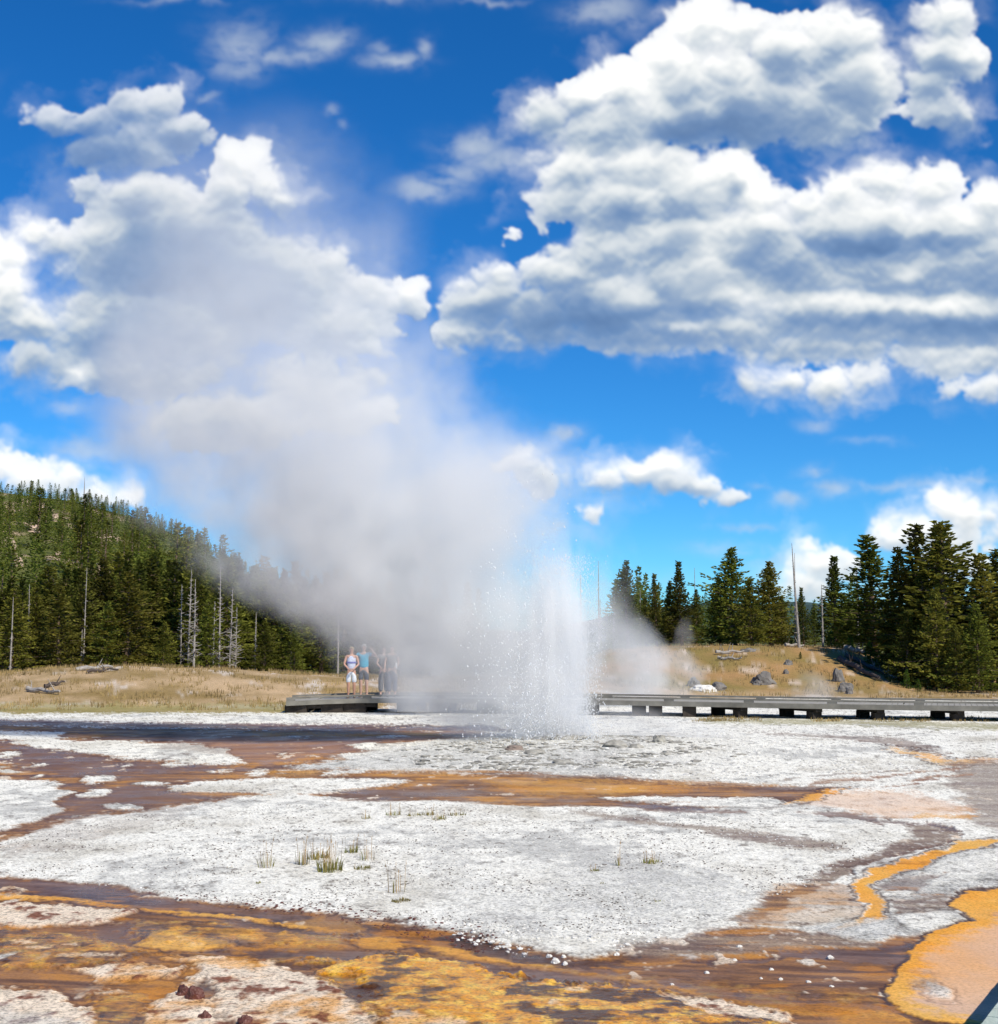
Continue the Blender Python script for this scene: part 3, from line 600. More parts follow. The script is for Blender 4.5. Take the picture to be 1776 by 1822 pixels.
def conifer(seed, h, width, detail=1., bare=.08, ragged=.3, mat=None, taper=.9, leafsize=1.):
    """a trunk mesh and a crown mesh of needle sprays on whorls of branches; height h, crown width"""
    rnd = random.Random(seed); tr = MB(); n = 9
    lean = rnd.uniform(-.02, .02), rnd.uniform(-.02, .02)
    def ax(z): q = z/h; return Vector((lean[0]*z+.04*math.sin(q*5+seed), lean[1]*z+.03*math.cos(q*4+seed), z))
    r0 = .011*h+.04
    st = random.getstate(); random.seed(seed)
    tr.tube([ax(h*i/(n-1)*.985-(.25 if i == 0 else 0)) for i in range(n)], [r0*(1.3 if i == 0 else 1)*(1-i/(n-1))**.85+.008 for i in range(n)], 7)
    V = []; Fc = []
    R0 = width/2; z = h*bare; lv = 0
    gaps = [rnd.uniform(.2, .9) for _ in range(3)]
    step = (.20 if detail >= 1 else .34)/max(.6, min(1.4, h/9))**.2
    def spray(c, d, L, w):
        # a flat ragged spray: two crossed slim kites
        u = d.normalized()
        for q in range(2):
            s_ = u.cross(Vector((rnd.uniform(-1, 1), rnd.uniform(-1, 1), rnd.uniform(-1, 1)))).normalized()
            k = len(V); V.extend([c-u*L*.35, c+s_*w+u*L*.05, c+u*L*.65, c-s_*w+u*L*.1]); Fc.append((k, k+1, k+2, k+3))
    while z < h*.985:
        q = (z/h-bare)/(1-bare)
        prof = (1-q)**taper*(.55+.45*min(1, q*5+.25))
        clump = 1+ragged*math.sin(lv*1.9+seed)*.6
        nb = 5 if q < .85 else 4
        a0 = rnd.uniform(0, 6.28)
        for b in range(nb):
            if rnd.random() < ragged*.35: continue
            ang = a0+b*6.283/nb+rnd.uniform(-.35, .35)
            lop = 1+.75*mnoise.noise((math.cos(ang)*1.3+seed, math.sin(ang)*1.3, z*.55))
            L = max(.06*h*.3, R0*prof*clump*lop*rnd.uniform(1-ragged, 1+ragged*.45))+.05
            rise = .55*q-.22+rnd.uniform(-.12, .12)
            c0 = ax(z); dirv = Vector((math.cos(ang), math.sin(ang), rise)).normalized()
            steps = max(2, int(L/(.135/detail)))
            if detail >= 1:
                kk = len(V); up = Vector((0, 0, .012)); e = c0+dirv*L*.9
                tr.add([c0-up*2, c0+up*2, e], [(0, 1, 2)])
            for i in range(steps):
                t_ = (i+.6+rnd.uniform(-.3, .3))/steps
                if t_ < .12 and q < .5: continue
                p = c0+dirv*(L*t_)+Vector((0, 0, -.10*L*math.sin(t_*3.1)+.06*L*t_*t_))
                wid = .17*L*(1.15-t_)+.05
                for k in range(3 if detail >= 1 else 1):
                    off = Vector((-math.sin(ang), math.cos(ang), 0))*rnd.uniform(-wid, wid)*1.5+Vector((0, 0, rnd.uniform(-.15, .15)*(1 if detail >= 1 else .6)))
                    d = dirv+Vector((-math.sin(ang), math.cos(ang), 0))*rnd.uniform(-1., 1.)+Vector((0, 0, rnd.uniform(-.25, .85)))
                    s_ = rnd.uniform(.75, 1.3)*leafsize
                    spray(p+off, d, .22*s_, .058*s_)
        z += step*rnd.uniform(.8, 1.2)*(1-.35*q); lv += 1
    k = h
    for i in range(5): spray(ax(h*.985-.05*i), Vector((rnd.uniform(-.3, .3), rnd.uniform(-.3, .3), 1)), .26*leafsize, .05*leafsize)
    random.setstate(st)
    cm = np_mesh('crown', np.array([tuple(v) for v in V]), np.array(Fc), False); cm.materials.append(mat or M_NEEDLE)
    return tr.mesh('trunk', M_BARK, True), cm
M_FOREST = needle_mat('forest needles', (.06, .08, .018), (.24, .25, .045), .1)
VAR = {}
for k_, a_ in {
    'full': dict(seed=3, h=8, width=4.9, ragged=.30, mat=M_NEEDLE, taper=.95), 'full2': dict(seed=11, h=8, width=4.3, ragged=.36, mat=M_NEEDLE, taper=.9),
    'dark': dict(seed=5, h=8, width=3.9, ragged=.40, mat=M_DARKN, taper=.95), 'dark2': dict(seed=23, h=8, width=4.2, ragged=.34, mat=M_DARKN, taper=1.),
    'slim': dict(seed=8, h=8, width=3.0, ragged=.5, mat=M_NEEDLE, taper=.8, bare=.12), 'slim2': dict(seed=31, h=8, width=2.7, ragged=.55, mat=M_DARKN, taper=.8, bare=.14),
    'spire': dict(seed=14, h=8, width=3.6, ragged=.28, mat=M_DARKN, taper=1.15), 'young': dict(seed=19, h=3, width=1.9, ragged=.25, mat=M_YOUNG, taper=.8, bare=.02, leafsize=.9)}.items():
    VAR[k_] = conifer(**a_)+(a_['h'],)
LOWV = [conifer(100+i, 8, w_, .55, .05, .35, [M_NEEDLE, M_DARKN, M_NEEDLE, M_FOREST, M_NEEDLE][i % 5], t__, 1.5)+(8,) for i, (w_, t__) in enumerate([(4.0, 1.), (3.4, .9), (4.4, 1.05), (3., .85), (3.7, .95)])]
def plant(kind, x, y, h, wid=1., label=None, group=None, cat='tree', name='pine_tree', rot=None, z=None):
    tm, cm, h0 = VAR[kind] if isinstance(kind, str) else LOWV[kind]
    wid *= 1.3 if name == 'pine_tree' else 1
    s = h/h0; o = empty(name, (x, y, gz(x, y) if z is None else z), rot if rot is not None else random.uniform(0, 6.28))
    o.scale = (s*wid, s*wid, s)
    link('trunk', tm, o); link('crown', cm, o); tag(o, label, cat, group); return o
def plant_px(kind, px, D, topy, wid=1., **kw):
    p = at(px, 1150, D); g = gz(p.x, D); h = at(px, topy, D).z-g
    return plant(kind, p.x, D, h, wid, **kw)
GR_R = 'conifers on the right behind the boardwalk'
RT = [  # kind, px, distance, top, width factor, label
 ('dark', 1117, 90, 996, .95, 'dark ragged pine at the left end of the right-hand trees, beside the steam'),
 ('spire', 1168, 92, 1022, .85, 'small pointed dark pine right of the first ragged pine'),
 ('dark2', 1192, 90, 1034, .75, 'short dark pine squeezed between two pointed pines left of the clearing'),
 ('spire', 1213, 89, 1000, 1.0, 'tall pointed pine with a narrow dark top left of the gap to the ridge'),
 ('full2', 1240, 92, 1048, .8, 'low bushy pine right of the tall pointed pine, beside the gap'),
 ('dark', 1150, 95, 1062, 1., 'short dark pine filling in behind the small pointed pine'),
 ('full', 1306, 80, 974, 1.25, 'broad dark green pine standing tallest in the middle of the mound'),
 ('dark2', 1282, 82, 1024, 1.0, 'shorter dark pine leaning against the left side of the broad pine'),
 ('full', 1338, 76, 1030, 1.2, 'bright yellow green pine with low branches in front of the mound grove'),
 ('full2', 1371, 78, 998, 1.15, 'light green pine with a loose airy top on the right of the mound grove'),
 ('dark2', 1392, 83, 1062, 1.0, 'low dark pine tucked behind the light green pine and the tall snag'),
 ('spire', 1430, 86, 1046, .85, 'small pine just right of the tall bare snag'),
 ('dark', 1450, 90, 1078, .9, 'short dark pine between the snag and the lone spire tree'),
 ('spire', 1488, 82, 990, 1.2, 'lone symmetrical spire shaped fir standing against the white cloud'),
 ('dark2', 1510, 86, 1075, .9, 'short dark fir at the right foot of the spire shaped fir'),
 ('slim', 1556, 74, 952, 1.55, 'tall open crowned pine with a rounded tufted top at the left of the right-hand stand'),
 ('full2', 1545, 76, 1040, .9, 'mid green pine below the tufted pine, by the pale trunk'),
 ('dark', 1601, 70, 972, 1.1, 'very dark pine between the tufted pine and the three tall spires'),
 ('slim2', 1634, 68, 930, 1.3, 'leftmost of the three thin tall spires in the right-hand stand'),
 ('slim2', 1667, 69, 941, 1.15, 'middle one of the three thin tall spires in the right-hand stand'),
 ('slim', 1689, 66, 926, 1.5, 'tallest pine of the right-hand stand, with a bare reddish top'),
 ('dark2', 1642, 66, 1010, 1.15, 'dense mid green pine at the foot of the leftmost thin spire'),
 ('full', 1668, 64, 1046, 1.0, 'wide low pine with green lower branches in front of the three spires'),
 ('dark', 1716, 67, 1022, 1.1, 'dark pine filling the notch right of the tallest pine'),
 ('slim', 1758, 66, 984, 1.4, 'tall dark pine cut by the right edge of the view'),
 ('dark', 1779, 68, 976, 1.2, 'rightmost pine, half outside the view'),
 ('full', 1738, 63, 1074, 1.05, 'broad low pine in front at the right edge of the view'),
 ('dark2', 1612, 65, 1086, 1.0, 'short dense pine at the left foot of the right-hand stand'),
 ('full2', 1585, 70, 1092, .9, 'small pine on the slope left of the right-hand stand'),
 ('dark2', 1700, 63, 1112, 1.1, 'lowest dark pine reaching the white ground under the right-hand stand'),
 ('young', 1479, 76, 1124, 1.5, 'bright green young pine thicket below the lone spire fir'),
 ('young', 1514, 74, 1130, 1.3, 'bright green sapling under the left of the tufted tall pine'),
 ('young', 1424, 70, 1160, 1.1, 'small green sapling alone on the grassy mound'),
 ('young', 1548, 70, 1142, 1.3, 'young green pine beside the fallen grey logs'),
 ('young', 1632, 62, 1208, 1.1, 'bright green seedling at the very foot of the right-hand stand'),
 ('young', 1612, 63, 1192, 1.1, 'small green seedling just left of the brightest seedling'),
 ('full2', 1830, 64, 1000, 1.1, 'pine beyond the right edge of the view'), ('dark', 1880, 66, 1010, 1.2, 'second pine beyond the right edge of the view'), ('full', 1940, 65, 980, 1.2, 'third pine beyond the right edge of the view')]
for k_, px, D, top, wd, lb in RT: plant_px(k_, px, D, top, wd, label=lb, group=GR_R, name='pine_sapling' if k_ == 'young' else 'pine_tree')
# front row of the left forest
FR = [('full', 225, 84, 1018, 1.25, 'large sunlit yellow green pine at the forest edge above the tan mound'),
 ('dark', 106, 83, 1042, 1.3, 'dark conical pine at the forest edge, second large one from the left'),
 ('full2', 22, 82, 1046, 1.1, 'sunlit pine at the left border of the forest edge'),
 ('full2', 191, 83, 1068, .9, 'shorter bright pine left of the large sunlit one'),
 ('full', 291, 83, 1104, 1.0, 'small bright pine right of the large sunlit one'),
 ('full2', 370, 84, 1066, .95, 'green pine standing between the bleached snags'),
 ('full', 470, 85, 1104, 1.1, 'bright bushy pine near the edge of the steam'),
 ('full2', 524, 86, 1120, 1.1, 'last pine visible before the steam hides the forest edge'),
 ('slim', 60, 84, 1058, 1.1, 'thin green pine between the two dark ones at the left'),
 ('dark2', 143, 86, 1020, 1.0, 'dark pine behind and right of the conical one')]
for k_, px, D, top, wd, lb in FR: plant_px(k_, px, D, top, wd, label=lb, group='pines along the edge of the left forest')
rf = random.Random(5)
env = [(-300, 1000), (0, 1008), (250, 984), (420, 992), (600, 1012), (700, 1060), (840, 1105), (900, 1128), (1060, 1128), (1300, 1130)]
px = -330.
while px < 1090:
    if 880 < px < 1070: px = 1070
    D = rf.uniform(88, 104); top = float(np.interp(px, [e[0] for e in env], [e[1] for e in env]))+rf.uniform(-8, 50)
    plant_px(rf.choice(['dark', 'dark2', 'slim', 'full2', 'spire', 'slim2', 'full']), px, D, top, rf.uniform(.85, 1.25), label='green pine crowded in the dense wall of forest left of the geyser', group='pines crowded in the wall of forest')
    px += rf.uniform(8, 15)
# the hillside
n = 0; spots = []
while n < 170:
    px = rf.uniform(-60, 520); D = 108+(352-108)*rf.random()**.8; x = (px-888)/F*D
    Y_ = math.sqrt(max(1, D*D-x*x)); g = gz(x, Y_); ex, ey = project(np.array([x]), np.array([Y_]), np.array([g]))
    if ey[0] > 1015 and px < 500 and D < 150 and rf.random() < .5: continue
    if mnoise.noise((x/14., Y_/22., 4)) > .40: continue
    spots.append((x, Y_, g)); n += 1
for x, y, g in spots:
    plant(rf.randrange(5), x, y, rf.uniform(5.2, 9.2)*(1-.55*max(0, math.hypot(x, y)-230)/120), rf.uniform(.95, 1.3), label='small pine among many on the steep forested hillside', group='pines on the hillside', z=g)
# everything between them reads as one wood
def woodland():
    Vs = []; Fs = []; off = 0; data = []
    for tm, cm, h0 in LOWV:
        v = np.empty(len(cm.vertices)*3, np.float32); cm.vertices.foreach_get('co', v); f = np.empty(len(cm.loops), np.int32); cm.loops.foreach_get('vertex_index', f)
        v = v.reshape(-1, 3); f = f.reshape(-1, 4)[::2]; data.append((v, f))
    r_ = random.Random(77); k = 0
    while k < 1300:
        px = r_.uniform(-500, 1150) if k < 1180 else r_.uniform(1080, 2100)
        D = 106+(360-106)*r_.random()**.75; x = (px-888)/F*D; Y_ = D
        if px > 1080: D = r_.uniform(105, 180); x = (px-888)/F*D; Y_ = D
        rock = mnoise.noise((x/14., Y_/22., 4)) > .42
        k += 1
        if rock and px < 300: continue
        if 860 < px < 1095: continue
        g = gz(x, Y_); h = r_.uniform(4.4, 7.6)*(1-.55*max(0, D-230)/130); s = h/8; a = r_.uniform(0, 6.28); w_ = s*r_.uniform(.9, 1.4)
        if px > 1080: s *= .8; 
        v, f = data[r_.randrange(5)]
        c, sn = math.cos(a), math.sin(a)
        q = np.stack([(v[:, 0]*c-v[:, 1]*sn)*w_+x, (v[:, 0]*sn+v[:, 1]*c)*w_+Y_, v[:, 2]*s+g], -1)
        Vs.append(q); Fs.append(f+off); off += len(q)
    me = np_mesh('distant_forest', np.concatenate(Vs), np.concatenate(Fs), False); me.materials.append(M_FOREST)
    tag(link('distant_forest', me), 'mass of dark green conifers filling the hillside behind the nearer pines', 'forest', None, 'stuff')
woodland()
# ------------------------------------------------------------------ dead trees
def snag_mesh(seed, h, r0, branches, bl, lean=0., kink=0.):
    rnd = random.Random(seed); m = MB(); tp = []
    for i in range(9): q = i/8; tp.append(Vector((lean*h*q+kink*math.sin(q*3)*h*.03, 0.02*h*math.sin(q*2+seed), h*q-(.3 if i == 0 else 0))))
    m.tube(tp, [.72*r0*(1-q/8.)**.8+.012 for q in range(9)], 7)
    bm = m
    for k in range(int(branches*2.6)):
        q = rnd.uniform(.12, .97); i = min(7, int(q*8)); p = tp[i].lerp(tp[i+1], q*8-i); a = rnd.uniform(0, 6.28); L = bl*h*(1.1-q)*rnd.uniform(.3, .9)
        d = Vector((math.cos(a), math.sin(a), rnd.uniform(-.35, .5)))
        bm.tube([p, p+d*L*.5+Vector((0, 0, .03*L)), p+d*L+Vector((0, 0, rnd.uniform(-.1, .25)*L))], [.03, .02, .008], 4)
    return m.mesh('dead_tree', M_DEAD)
def snag(px, D, top, seed, label, r0=.09, nb=16, bl=.09, lean=0., base=None):
    p = at(px, 1150, D); g = gz(p.x, D); h = at(px, top, D).z-g
    a = snag_mesh(seed, h, r0, nb, bl, lean)
    o = link('dead_tree', a); o.location = (p.x, D, g); tag(o, label, 'dead tree', 'bleached dead trees'); return o
for s_ in [(1423, 74, 966, 1, 'tall bare leaning grey pole of a dead tree on the mound', .10, 14, .05, -.055),
    (1465, 78, 1040, 2, 'thin grey dead tree right of the tall leaning snag', .07, 20, .07, -.01), (1415, 84, 984, 3, 'hair thin dead stem right behind the tall leaning snag', .04, 9, .03, .01),
    (1527, 80, 1014, 4, 'pale grey dead trunk at the left side of the tufted tall pine', .09, 14, .07, 0), (1238, 100, 1010, 5, 'thin dead pole above the low bushy pine', .06, 12, .04, 0),
    (1066, 100, 998, 6, 'dark dead pole rising beside the geyser column', .09, 12, .05, 0), (1034, 104, 1022, 7, 'slender dead pole right next to the water column', .05, 12, .04, 0),
    (1092, 98, 1060, 8, 'branchy grey dead tree behind the small steam cloud', .07, 26, .16, .02), (1070, 99, 1066, 9, 'low branchy dead tree left of the ragged pine', .06, 26, .2, -.02), (1140, 96, 1050, 10, 'thin dead tree between the first two pines right of the steam', .05, 22, .12, 0),
    (336, 84, 1012, 11, 'bleached silver snag, leftmost in the cluster at the forest edge', .08, 34, .13, .01), (391, 84, 1008, 12, 'tallest bleached snag in the cluster, with drooping branches', .08, 34, .12, -.01),
    (345, 83, 1030, 13, 'bleached snag thick with twigs beside the leftmost silver one', .09, 40, .14, .0), (408, 84, 1046, 14, 'curving pale snag right of the tallest bleached one', .07, 34, .16, .03), (322, 85, 1040, 15, 'thin grey snag in the shade left of the silver cluster', .05, 26, .12, 0),
    (380, 84, 1070, 16, 'short pale snag low in the cluster', .06, 26, .16, .01), (455, 85, 1090, 17, 'pale snag alone between two bushy pines near the steam', .06, 18, .08, 0), (420, 86, 1080, 18, 'grey twiggy snag right of the curving one', .05, 34, .2, 0),
    (145, 83, 1120, 19, 'short pale dead trunk at the foot of the conical dark pine', .08, 12, .1, 0), (18, 81, 1062, 20, 'pale dead stem bent over at the top near the left border', .07, 12, .06, .02), (50, 84, 1040, 21, 'thin pale stem in the dark forest near the left border', .05, 14, .08, 0),
    (518, 87, 1140, 22, 'short reddish grey snag at the edge of the steam', .06, 14, .1, 0), (602, 88, 1060, 23, 'faint pale snag seen through the steam', .08, 14, .06, 0), (150, 84, 1010, 24, 'slim pale dead stem between the conical pine and the large sunlit one', .05, 14, .08, 0),
    (142, 335, 846, 25, 'tall dead pole on the hill crest against the cloud', .26, 14, .04, 0), (113, 335, 864, 26, 'shorter dead pole on the hill crest left of the tall one', .22, 14, .05, 0), (205, 330, 888, 27, 'dead pole on the hill crest close to the steam', .22, 14, .05, 0), (98, 335, 872, 28, 'lowest dead pole on the hill crest', .2, 12, .05, 0)]: snag(*s_)
# ------------------------------------------------------------------ grass tufts on the flat
M_BLADE = simple('tuft grass blades', (.24, .21, .06), .8, 30, .35, 0, objvar=.3, trans=.25)
M_STALK = simple('dry seed stalks', (.40, .26, .12), .85, 30, .3, 0, trans=.2)
def tuft(px, py, wpx, hpx, label, blades=60, stalks=14, group='grass tufts on the white flat'):
    p = on(px, py); g = gz(p.x, p.y)+.01; D = p.y; W = wpx/F*D; H = hpx/F*D; o = empty('grass_tuft', (p.x, p.y, g), random.uniform(0, 6))
    for nm, mt, cnt, hh, wd, spread in (('blades', M_BLADE, blades, .48, .0038, 1.0), ('stalks', M_STALK, int(stalks*1.2), 1.0, .0028, .95)):
        m = MB()
        for i in range(cnt):
            a = random.uniform(0, 6.28); rr_ = W/2*spread*math.sqrt(random.random()); b = Vector((math.cos(a)*rr_, math.sin(a)*rr_, -.01))
            L = H*hh*random.uniform(.35, 1.05); l = Vector((math.cos(a), math.sin(a), 0))*random.uniform(-.02, .35)*L*(.9 if nm == 'blades' else .3)
            s_ = Vector((-math.sin(a+.8), math.cos(a+.8), 0))*wd*random.uniform(.7, 1.4)
            m1 = b+l*.35+Vector((0, 0, L*.55)); tip = b+l+Vector((0, 0, L*(.95 if nm == 'stalks' else .85)))
            m.add([b-s_, b+s_, m1+s_*.8, m1-s_*.8, tip+s_*.25, tip-s_*.25], [(0, 1, 2, 3), (3, 2, 4, 5)])
            if nm == 'stalks': m.add([tip-s_*1.6-Vector((0, 0, L*.12)), tip+s_*1.6-Vector((0, 0, L*.1)), tip+Vector((0, 0, L*.05))], [(0, 1, 2)])
        m.build(nm, mt, o)
    return tag(o, label, 'grass tuft', group)
for t_ in [(538, 1540, 26, 62, 'tall thin reddish tuft at the left of the main grass cluster', 30, 12), (586, 1552, 46, 60, 'largest grass tuft, full and green at its foot, at the front of the main cluster', 130, 22),
    (567, 1530, 40, 44, 'grass tuft at the back of the main cluster behind the largest one', 80, 14), (625, 1519, 24, 34, 'small round tuft right of the main cluster, at the back', 60, 12), (645, 1548, 30, 20, 'dense low tuft right of the largest one', 90, 3),
    (655, 1532, 34, 50, 'sparse thin stalks right of the main cluster', 8, 10), (714, 1606, 34, 20, 'low green tuft standing alone nearest the brown channel', 100, 2), (708, 1590, 40, 66, 'sparse thin stalks just behind the lone green tuft', 4, 9),
    (461, 1574, 10, 16, 'tiny green sprig left of the main cluster', 20, 0), (474, 1545, 30, 56, 'a few thin pale stalks left of the main cluster', 14, 6), (652, 1458, 16, 20, 'small dry tuft at the left end of the row behind', 20, 6), (700, 1452, 26, 26, 'dry tuft second in the row behind', 40, 8),
    (737, 1453, 26, 18, 'low dry tuft third in the row behind', 50, 4), (763, 1452, 22, 22, 'dry tuft in the middle of the row behind', 50, 6), (781, 1460, 26, 26, 'front tuft of the row behind', 50, 8), (812, 1452, 34, 16, 'flat green tuft at the right end of the row behind', 70, 6),
    (1056, 1552, 22, 14, 'small dark green tuft on the right part of the flat', 50, 4), (1102, 1542, 10, 50, 'single thin tall stalk between two tufts on the right of the flat', 6, 4), (1160, 1537, 36, 24, 'brownish green tuft on the right part of the flat', 70, 14), (1168, 1606, 14, 12, 'tiny dark sprig near the front right of the flat', 24, 2), (1070, 1574, 16, 10, 'tiny dark clump below the small dark green tuft', 30, 0), (409, 1546, 12, 10, 'tiny dry sprig far left on the flat', 14, 2)]: tuft(*t_)
# dry grass fringe on the mounds and under the boardwalk
def fringe():
    r_ = random.Random(9); V = []; Fc = []
    def blade(x, y, h, w_):
        g = gz_fast(x, y); a = r_.uniform(0, 3.14); l = r_.uniform(-.3, .3)*h; k = len(V)
        V.extend([(x-math.cos(a)*w_, y-math.sin(a)*w_, g-.02), (x+math.cos(a)*w_, y+math.sin(a)*w_, g-.02), (x+l, y, g+h)]); Fc.append((k, k+1, k+2))
    pts = []
    for i in range(26000):
        px = r_.uniform(-250, 1900); Y_ = r_.uniform(46.5, 84) if i > 4000 else r_.uniform(39.5, 42.)
        if Y_ < 43 and not 1230 < px < 1900: continue
        if Y_ < 58 and px > 900 and Y_ > 43: continue
        if mnoise.noise((px/60., Y_/3., 0)) < -.05+(.15 if Y_ < 43 else 0): continue
        pts.append(((px-888)/F*Y_, Y_))
    P = np.array(pts); G = terrain(P[:, 0], P[:, 1])
    for (x, y), g in zip(pts, G):
        h = r_.uniform(.06, .22) if y > 43 else r_.uniform(.03, .10)
        for q in range(3):
            xx = x+r_.uniform(-.1, .1); a = r_.uniform(0, 3.14); l = r_.uniform(-.3, .3)*h; k = len(V); w_ = .018
            V.extend([(xx-math.cos(a)*w_, y-math.sin(a)*w_, g-.02), (xx+math.cos(a)*w_, y+math.sin(a)*w_, g-.02), (xx+l, y, g+h)]); Fc.append((k, k+1, k+2))
    me = np_mesh('dry_grass', np.array(V), np.array(Fc), False); me.materials.append(simple('dry bunch grass', (.36, .26, .11), .9, .25, .45, 0, trans=.2))
    tag(link('dry_grass', me), 'thin dry yellow grass growing over the tan mounds', 'grass', None, 'stuff')
fringe()
# ------------------------------------------------------------------ boardwalks
M_DECK = simple('weathered grey planks', (.33, .31, .27), .85, 3, .3, .35, stretch=(1, 6, 1))
M_BEAM = simple('grey side beam', (.21, .195, .165), .85, 2, .3, .3)
M_POST = simple('dark creosoted timber', (.045, .035, .028), .85, 6, .4, .3)
def frame(d):
    d = Vector((d[0], d[1], 0)).normalized(); return d, Vector((-d.y, d.x, 0))
FP = [(512, 44.75, .36), (560, 44.8, .40), (640, 44.8, .45), (760, 44.6, .46), (900, 44.0, .46), (1080, 43.0, .46), (1260, 41.9, .45), (1420, 41.0, .44), (1600, 40.2, .43), (1776, 39.4, .43), (1980, 38.6, .43), (2300, 37.5, .43)]
def walk_pts():
    out = []
    P = [Vector(((px-888)/F*Y, Y, z)) for px, Y, z in FP]
    for a, b in zip(P[:-1], P[1:]):
        n = max(2, int((b-a).length/.5))
        for i in range(n): out.append(a.lerp(b, i/n))
    out.append(P[-1]); return out
def ribbon(mb, pts, off0, off1, z0, z1):
    V = []
    for i, p in enumerate(pts):
        d, s = frame(pts[min(i+1, len(pts)-1)]-pts[max(i-1, 0)])
        for o, z in ((off0, z0), (off1, z0), (off1, z1), (off0, z1)): V.append(p+s*o+Vector((0, 0, z)))
    f = []
    for i in range(len(pts)-1):
        for k in range(4): f.append((i*4+k, i*4+(k+1) % 4, (i+1)*4+(k+1) % 4, (i+1)*4+k))
    n = len(pts)-1; f += [(3, 2, 1, 0), (n*4, n*4+1, n*4+2, n*4+3)]; mb.add(V, f)
def along(pts, step):
    out = []; acc = 0; nxt = 0
    for a, b in zip(pts[:-1], pts[1:]):
        L = (b-a).length
        while nxt <= acc+L: out.append((a.lerp(b, (nxt-acc)/L), (b-a))); nxt += step
        acc += L
    return out
def boardwalk():
    WID = 2.3; pts = walk_pts(); o = empty('boardwalk', pts[0]*1.0, 0); o.location.z = 0; base = Vector(o.location)
    loc = [p-base for p in pts]
    m = MB(); rnd = random.Random(2)
    for p, d in along(loc, .155):
        a, s = frame(d); M = Matrix((( a.x, s.x, 0, p.x), (a.y, s.y, 0, p.y), (0, 0, 1, p.z+rnd.uniform(-.004, .004)), (0, 0, 0, 1)))
        m.box(0, .143, .04, WID-.04, -.045, 0, M)
    # stringers below carry the planks, so the deck is one connected piece
    for off in (.5, 1.15, 1.8): ribbon(m, loc, off-.04, off+.04, -.15, -.03)
    m.build('deck', M_DECK, o)
    for off in (0, WID): mm = MB(); ribbon(mm, loc, off-.045, off+.035, -.135, .008); mm.build('side_beam', M_BEAM, o)
    for off in (.06, WID-.1):
        mm = MB(); ribbon(mm, loc, off, off+.09, .07, .125)
        for p, d in along(loc, 2.4):
            a, s = frame(d); M = Matrix(((a.x, s.x, 0, p.x), (a.y, s.y, 0, p.y), (0, 0, 1, p.z), (0, 0, 0, 1))); mm.box(0, .28, off+.005, off+.085, .003, .072, M)
        mm.build('curb_rail', M_BEAM, o)
    piers = [(530, 1, 0), (600, 1, 0), (640, 1, 0), (735, 1, 0), (800, 1, 0), (880, 1, 0), (960, 1, 0), (1060, 1, 0), (1132, .7, 0), (1160, .7, 0), (1218, 1, 0), (1325, 2, 55), (1440, 2, 50), (1572, 2, 45), (1703, 2, 45), (1830, 2, 45), (1960, 2, 45)]
    for px, kind, span in piers:
        X = (px-888)/F*44; i = min(range(len(pts)), key=lambda i: abs(888+F*pts[i].x/pts[i].y-px)); p = pts[i]; lp = loc[i]
        if kind == 2:
            # a cross beam on two stub posts
            a = Vector((0, 0, 0))+lp; far = pts[i]; ux = (px-span-888)/F*(p.y+1.7)-p.x
            b = lp+Vector((ux, 1.75, 0)); d = (b-a).normalized(); s = Vector((-d.y, d.x, 0)); L = (b-a).length
            M = Matrix(((d.x, s.x, 0, a.x), (d.y, s.y, 0, a.y), (0, 0, 1, 0), (0, 0, 0, 1))); zt = lp.z-.138
            c = MB(); c.box(.06, L+.1, -.10, .10, zt-.09, zt, M); c.box(.16, .16+.34, -.15, .15, -.15, zt-.088, M); c.box(L-.35, L, -.15, .15, -.15, zt-.088, M)
        else:
            c = MB(); d, s = frame(Vector((1, -.12, 0))); M = Matrix(((d.x, s.x, 0, lp.x), (d.y, s.y, 0, lp.y), (0, 0, 1, 0), (0, 0, 0, 1)))
            wv = .28 if px > 1100 else .42 if px > 700 else .5
            c.box(-wv, wv*.4, .08, .4, -.15, lp.z-.137, M); c.box(-wv, wv*.4, 1.7, 2.05, -.15, lp.z-.137, M)
            c.box(-wv*.8, wv*.2, .1, 2., lp.z-.23, lp.z-.139, M)
        c.build('pier', M_POST, o)
    if True:
        # closed dark skirt at the ramped left end
        mm = MB(); ribbon(mm, [q for q in loc if q.x < 3.2], .10, .16, -.26, -.15); mm.build('skirt_board', M_POST, o)
    tag(o, 'long low grey plank boardwalk on dark timber piers crossing behind the geyser', 'boardwalk')
boardwalk()
def near_walk():
    z = .45; a = on(1746, 1822, z); b = on(1776, 1784, z); d = (b-a).normalized(); s = Vector((d.y, -d.x, 0)); st = a-d*6; L = 40
    o = empty('boardwalk', (st.x, st.y, 0)); M = Matrix(((d.x, s.x, 0, 0), (d.y, s.y, 0, 0), (0, 0, 1, z), (0, 0, 0, 1))); m = MB(); rnd = random.Random(4)
    mp = simple('pale lichened planks', (.42, .48, .41), .85, 5, .2, .35, stretch=(4, 1, 1))
    for i in range(int(L/.15)):
        m.box(i*.15, i*.15+.147, .0, 2.2, -.04+rnd.uniform(-.002, .002), rnd.uniform(-.002, .002), M)
    for q in (.3, 1.1, 1.9): m.box(.02, L, q, q+.08, -.16, -.037, M)
    m.build('deck', mp, o); mm = MB(); mm.box(0, L, .0, .05, -.12, -.042, M); mm.build('side_beam', M_POST, o)
    for i in range(5):
        q = MB(); q.box(.8+i*3.2, 1.1+i*3.2, .12, .42, -.7, -.162, M); q.build('post', M_POST, o)
    tag(o, 'edge of a pale grey plank walkway in the bottom right corner', 'boardwalk')
near_walk()
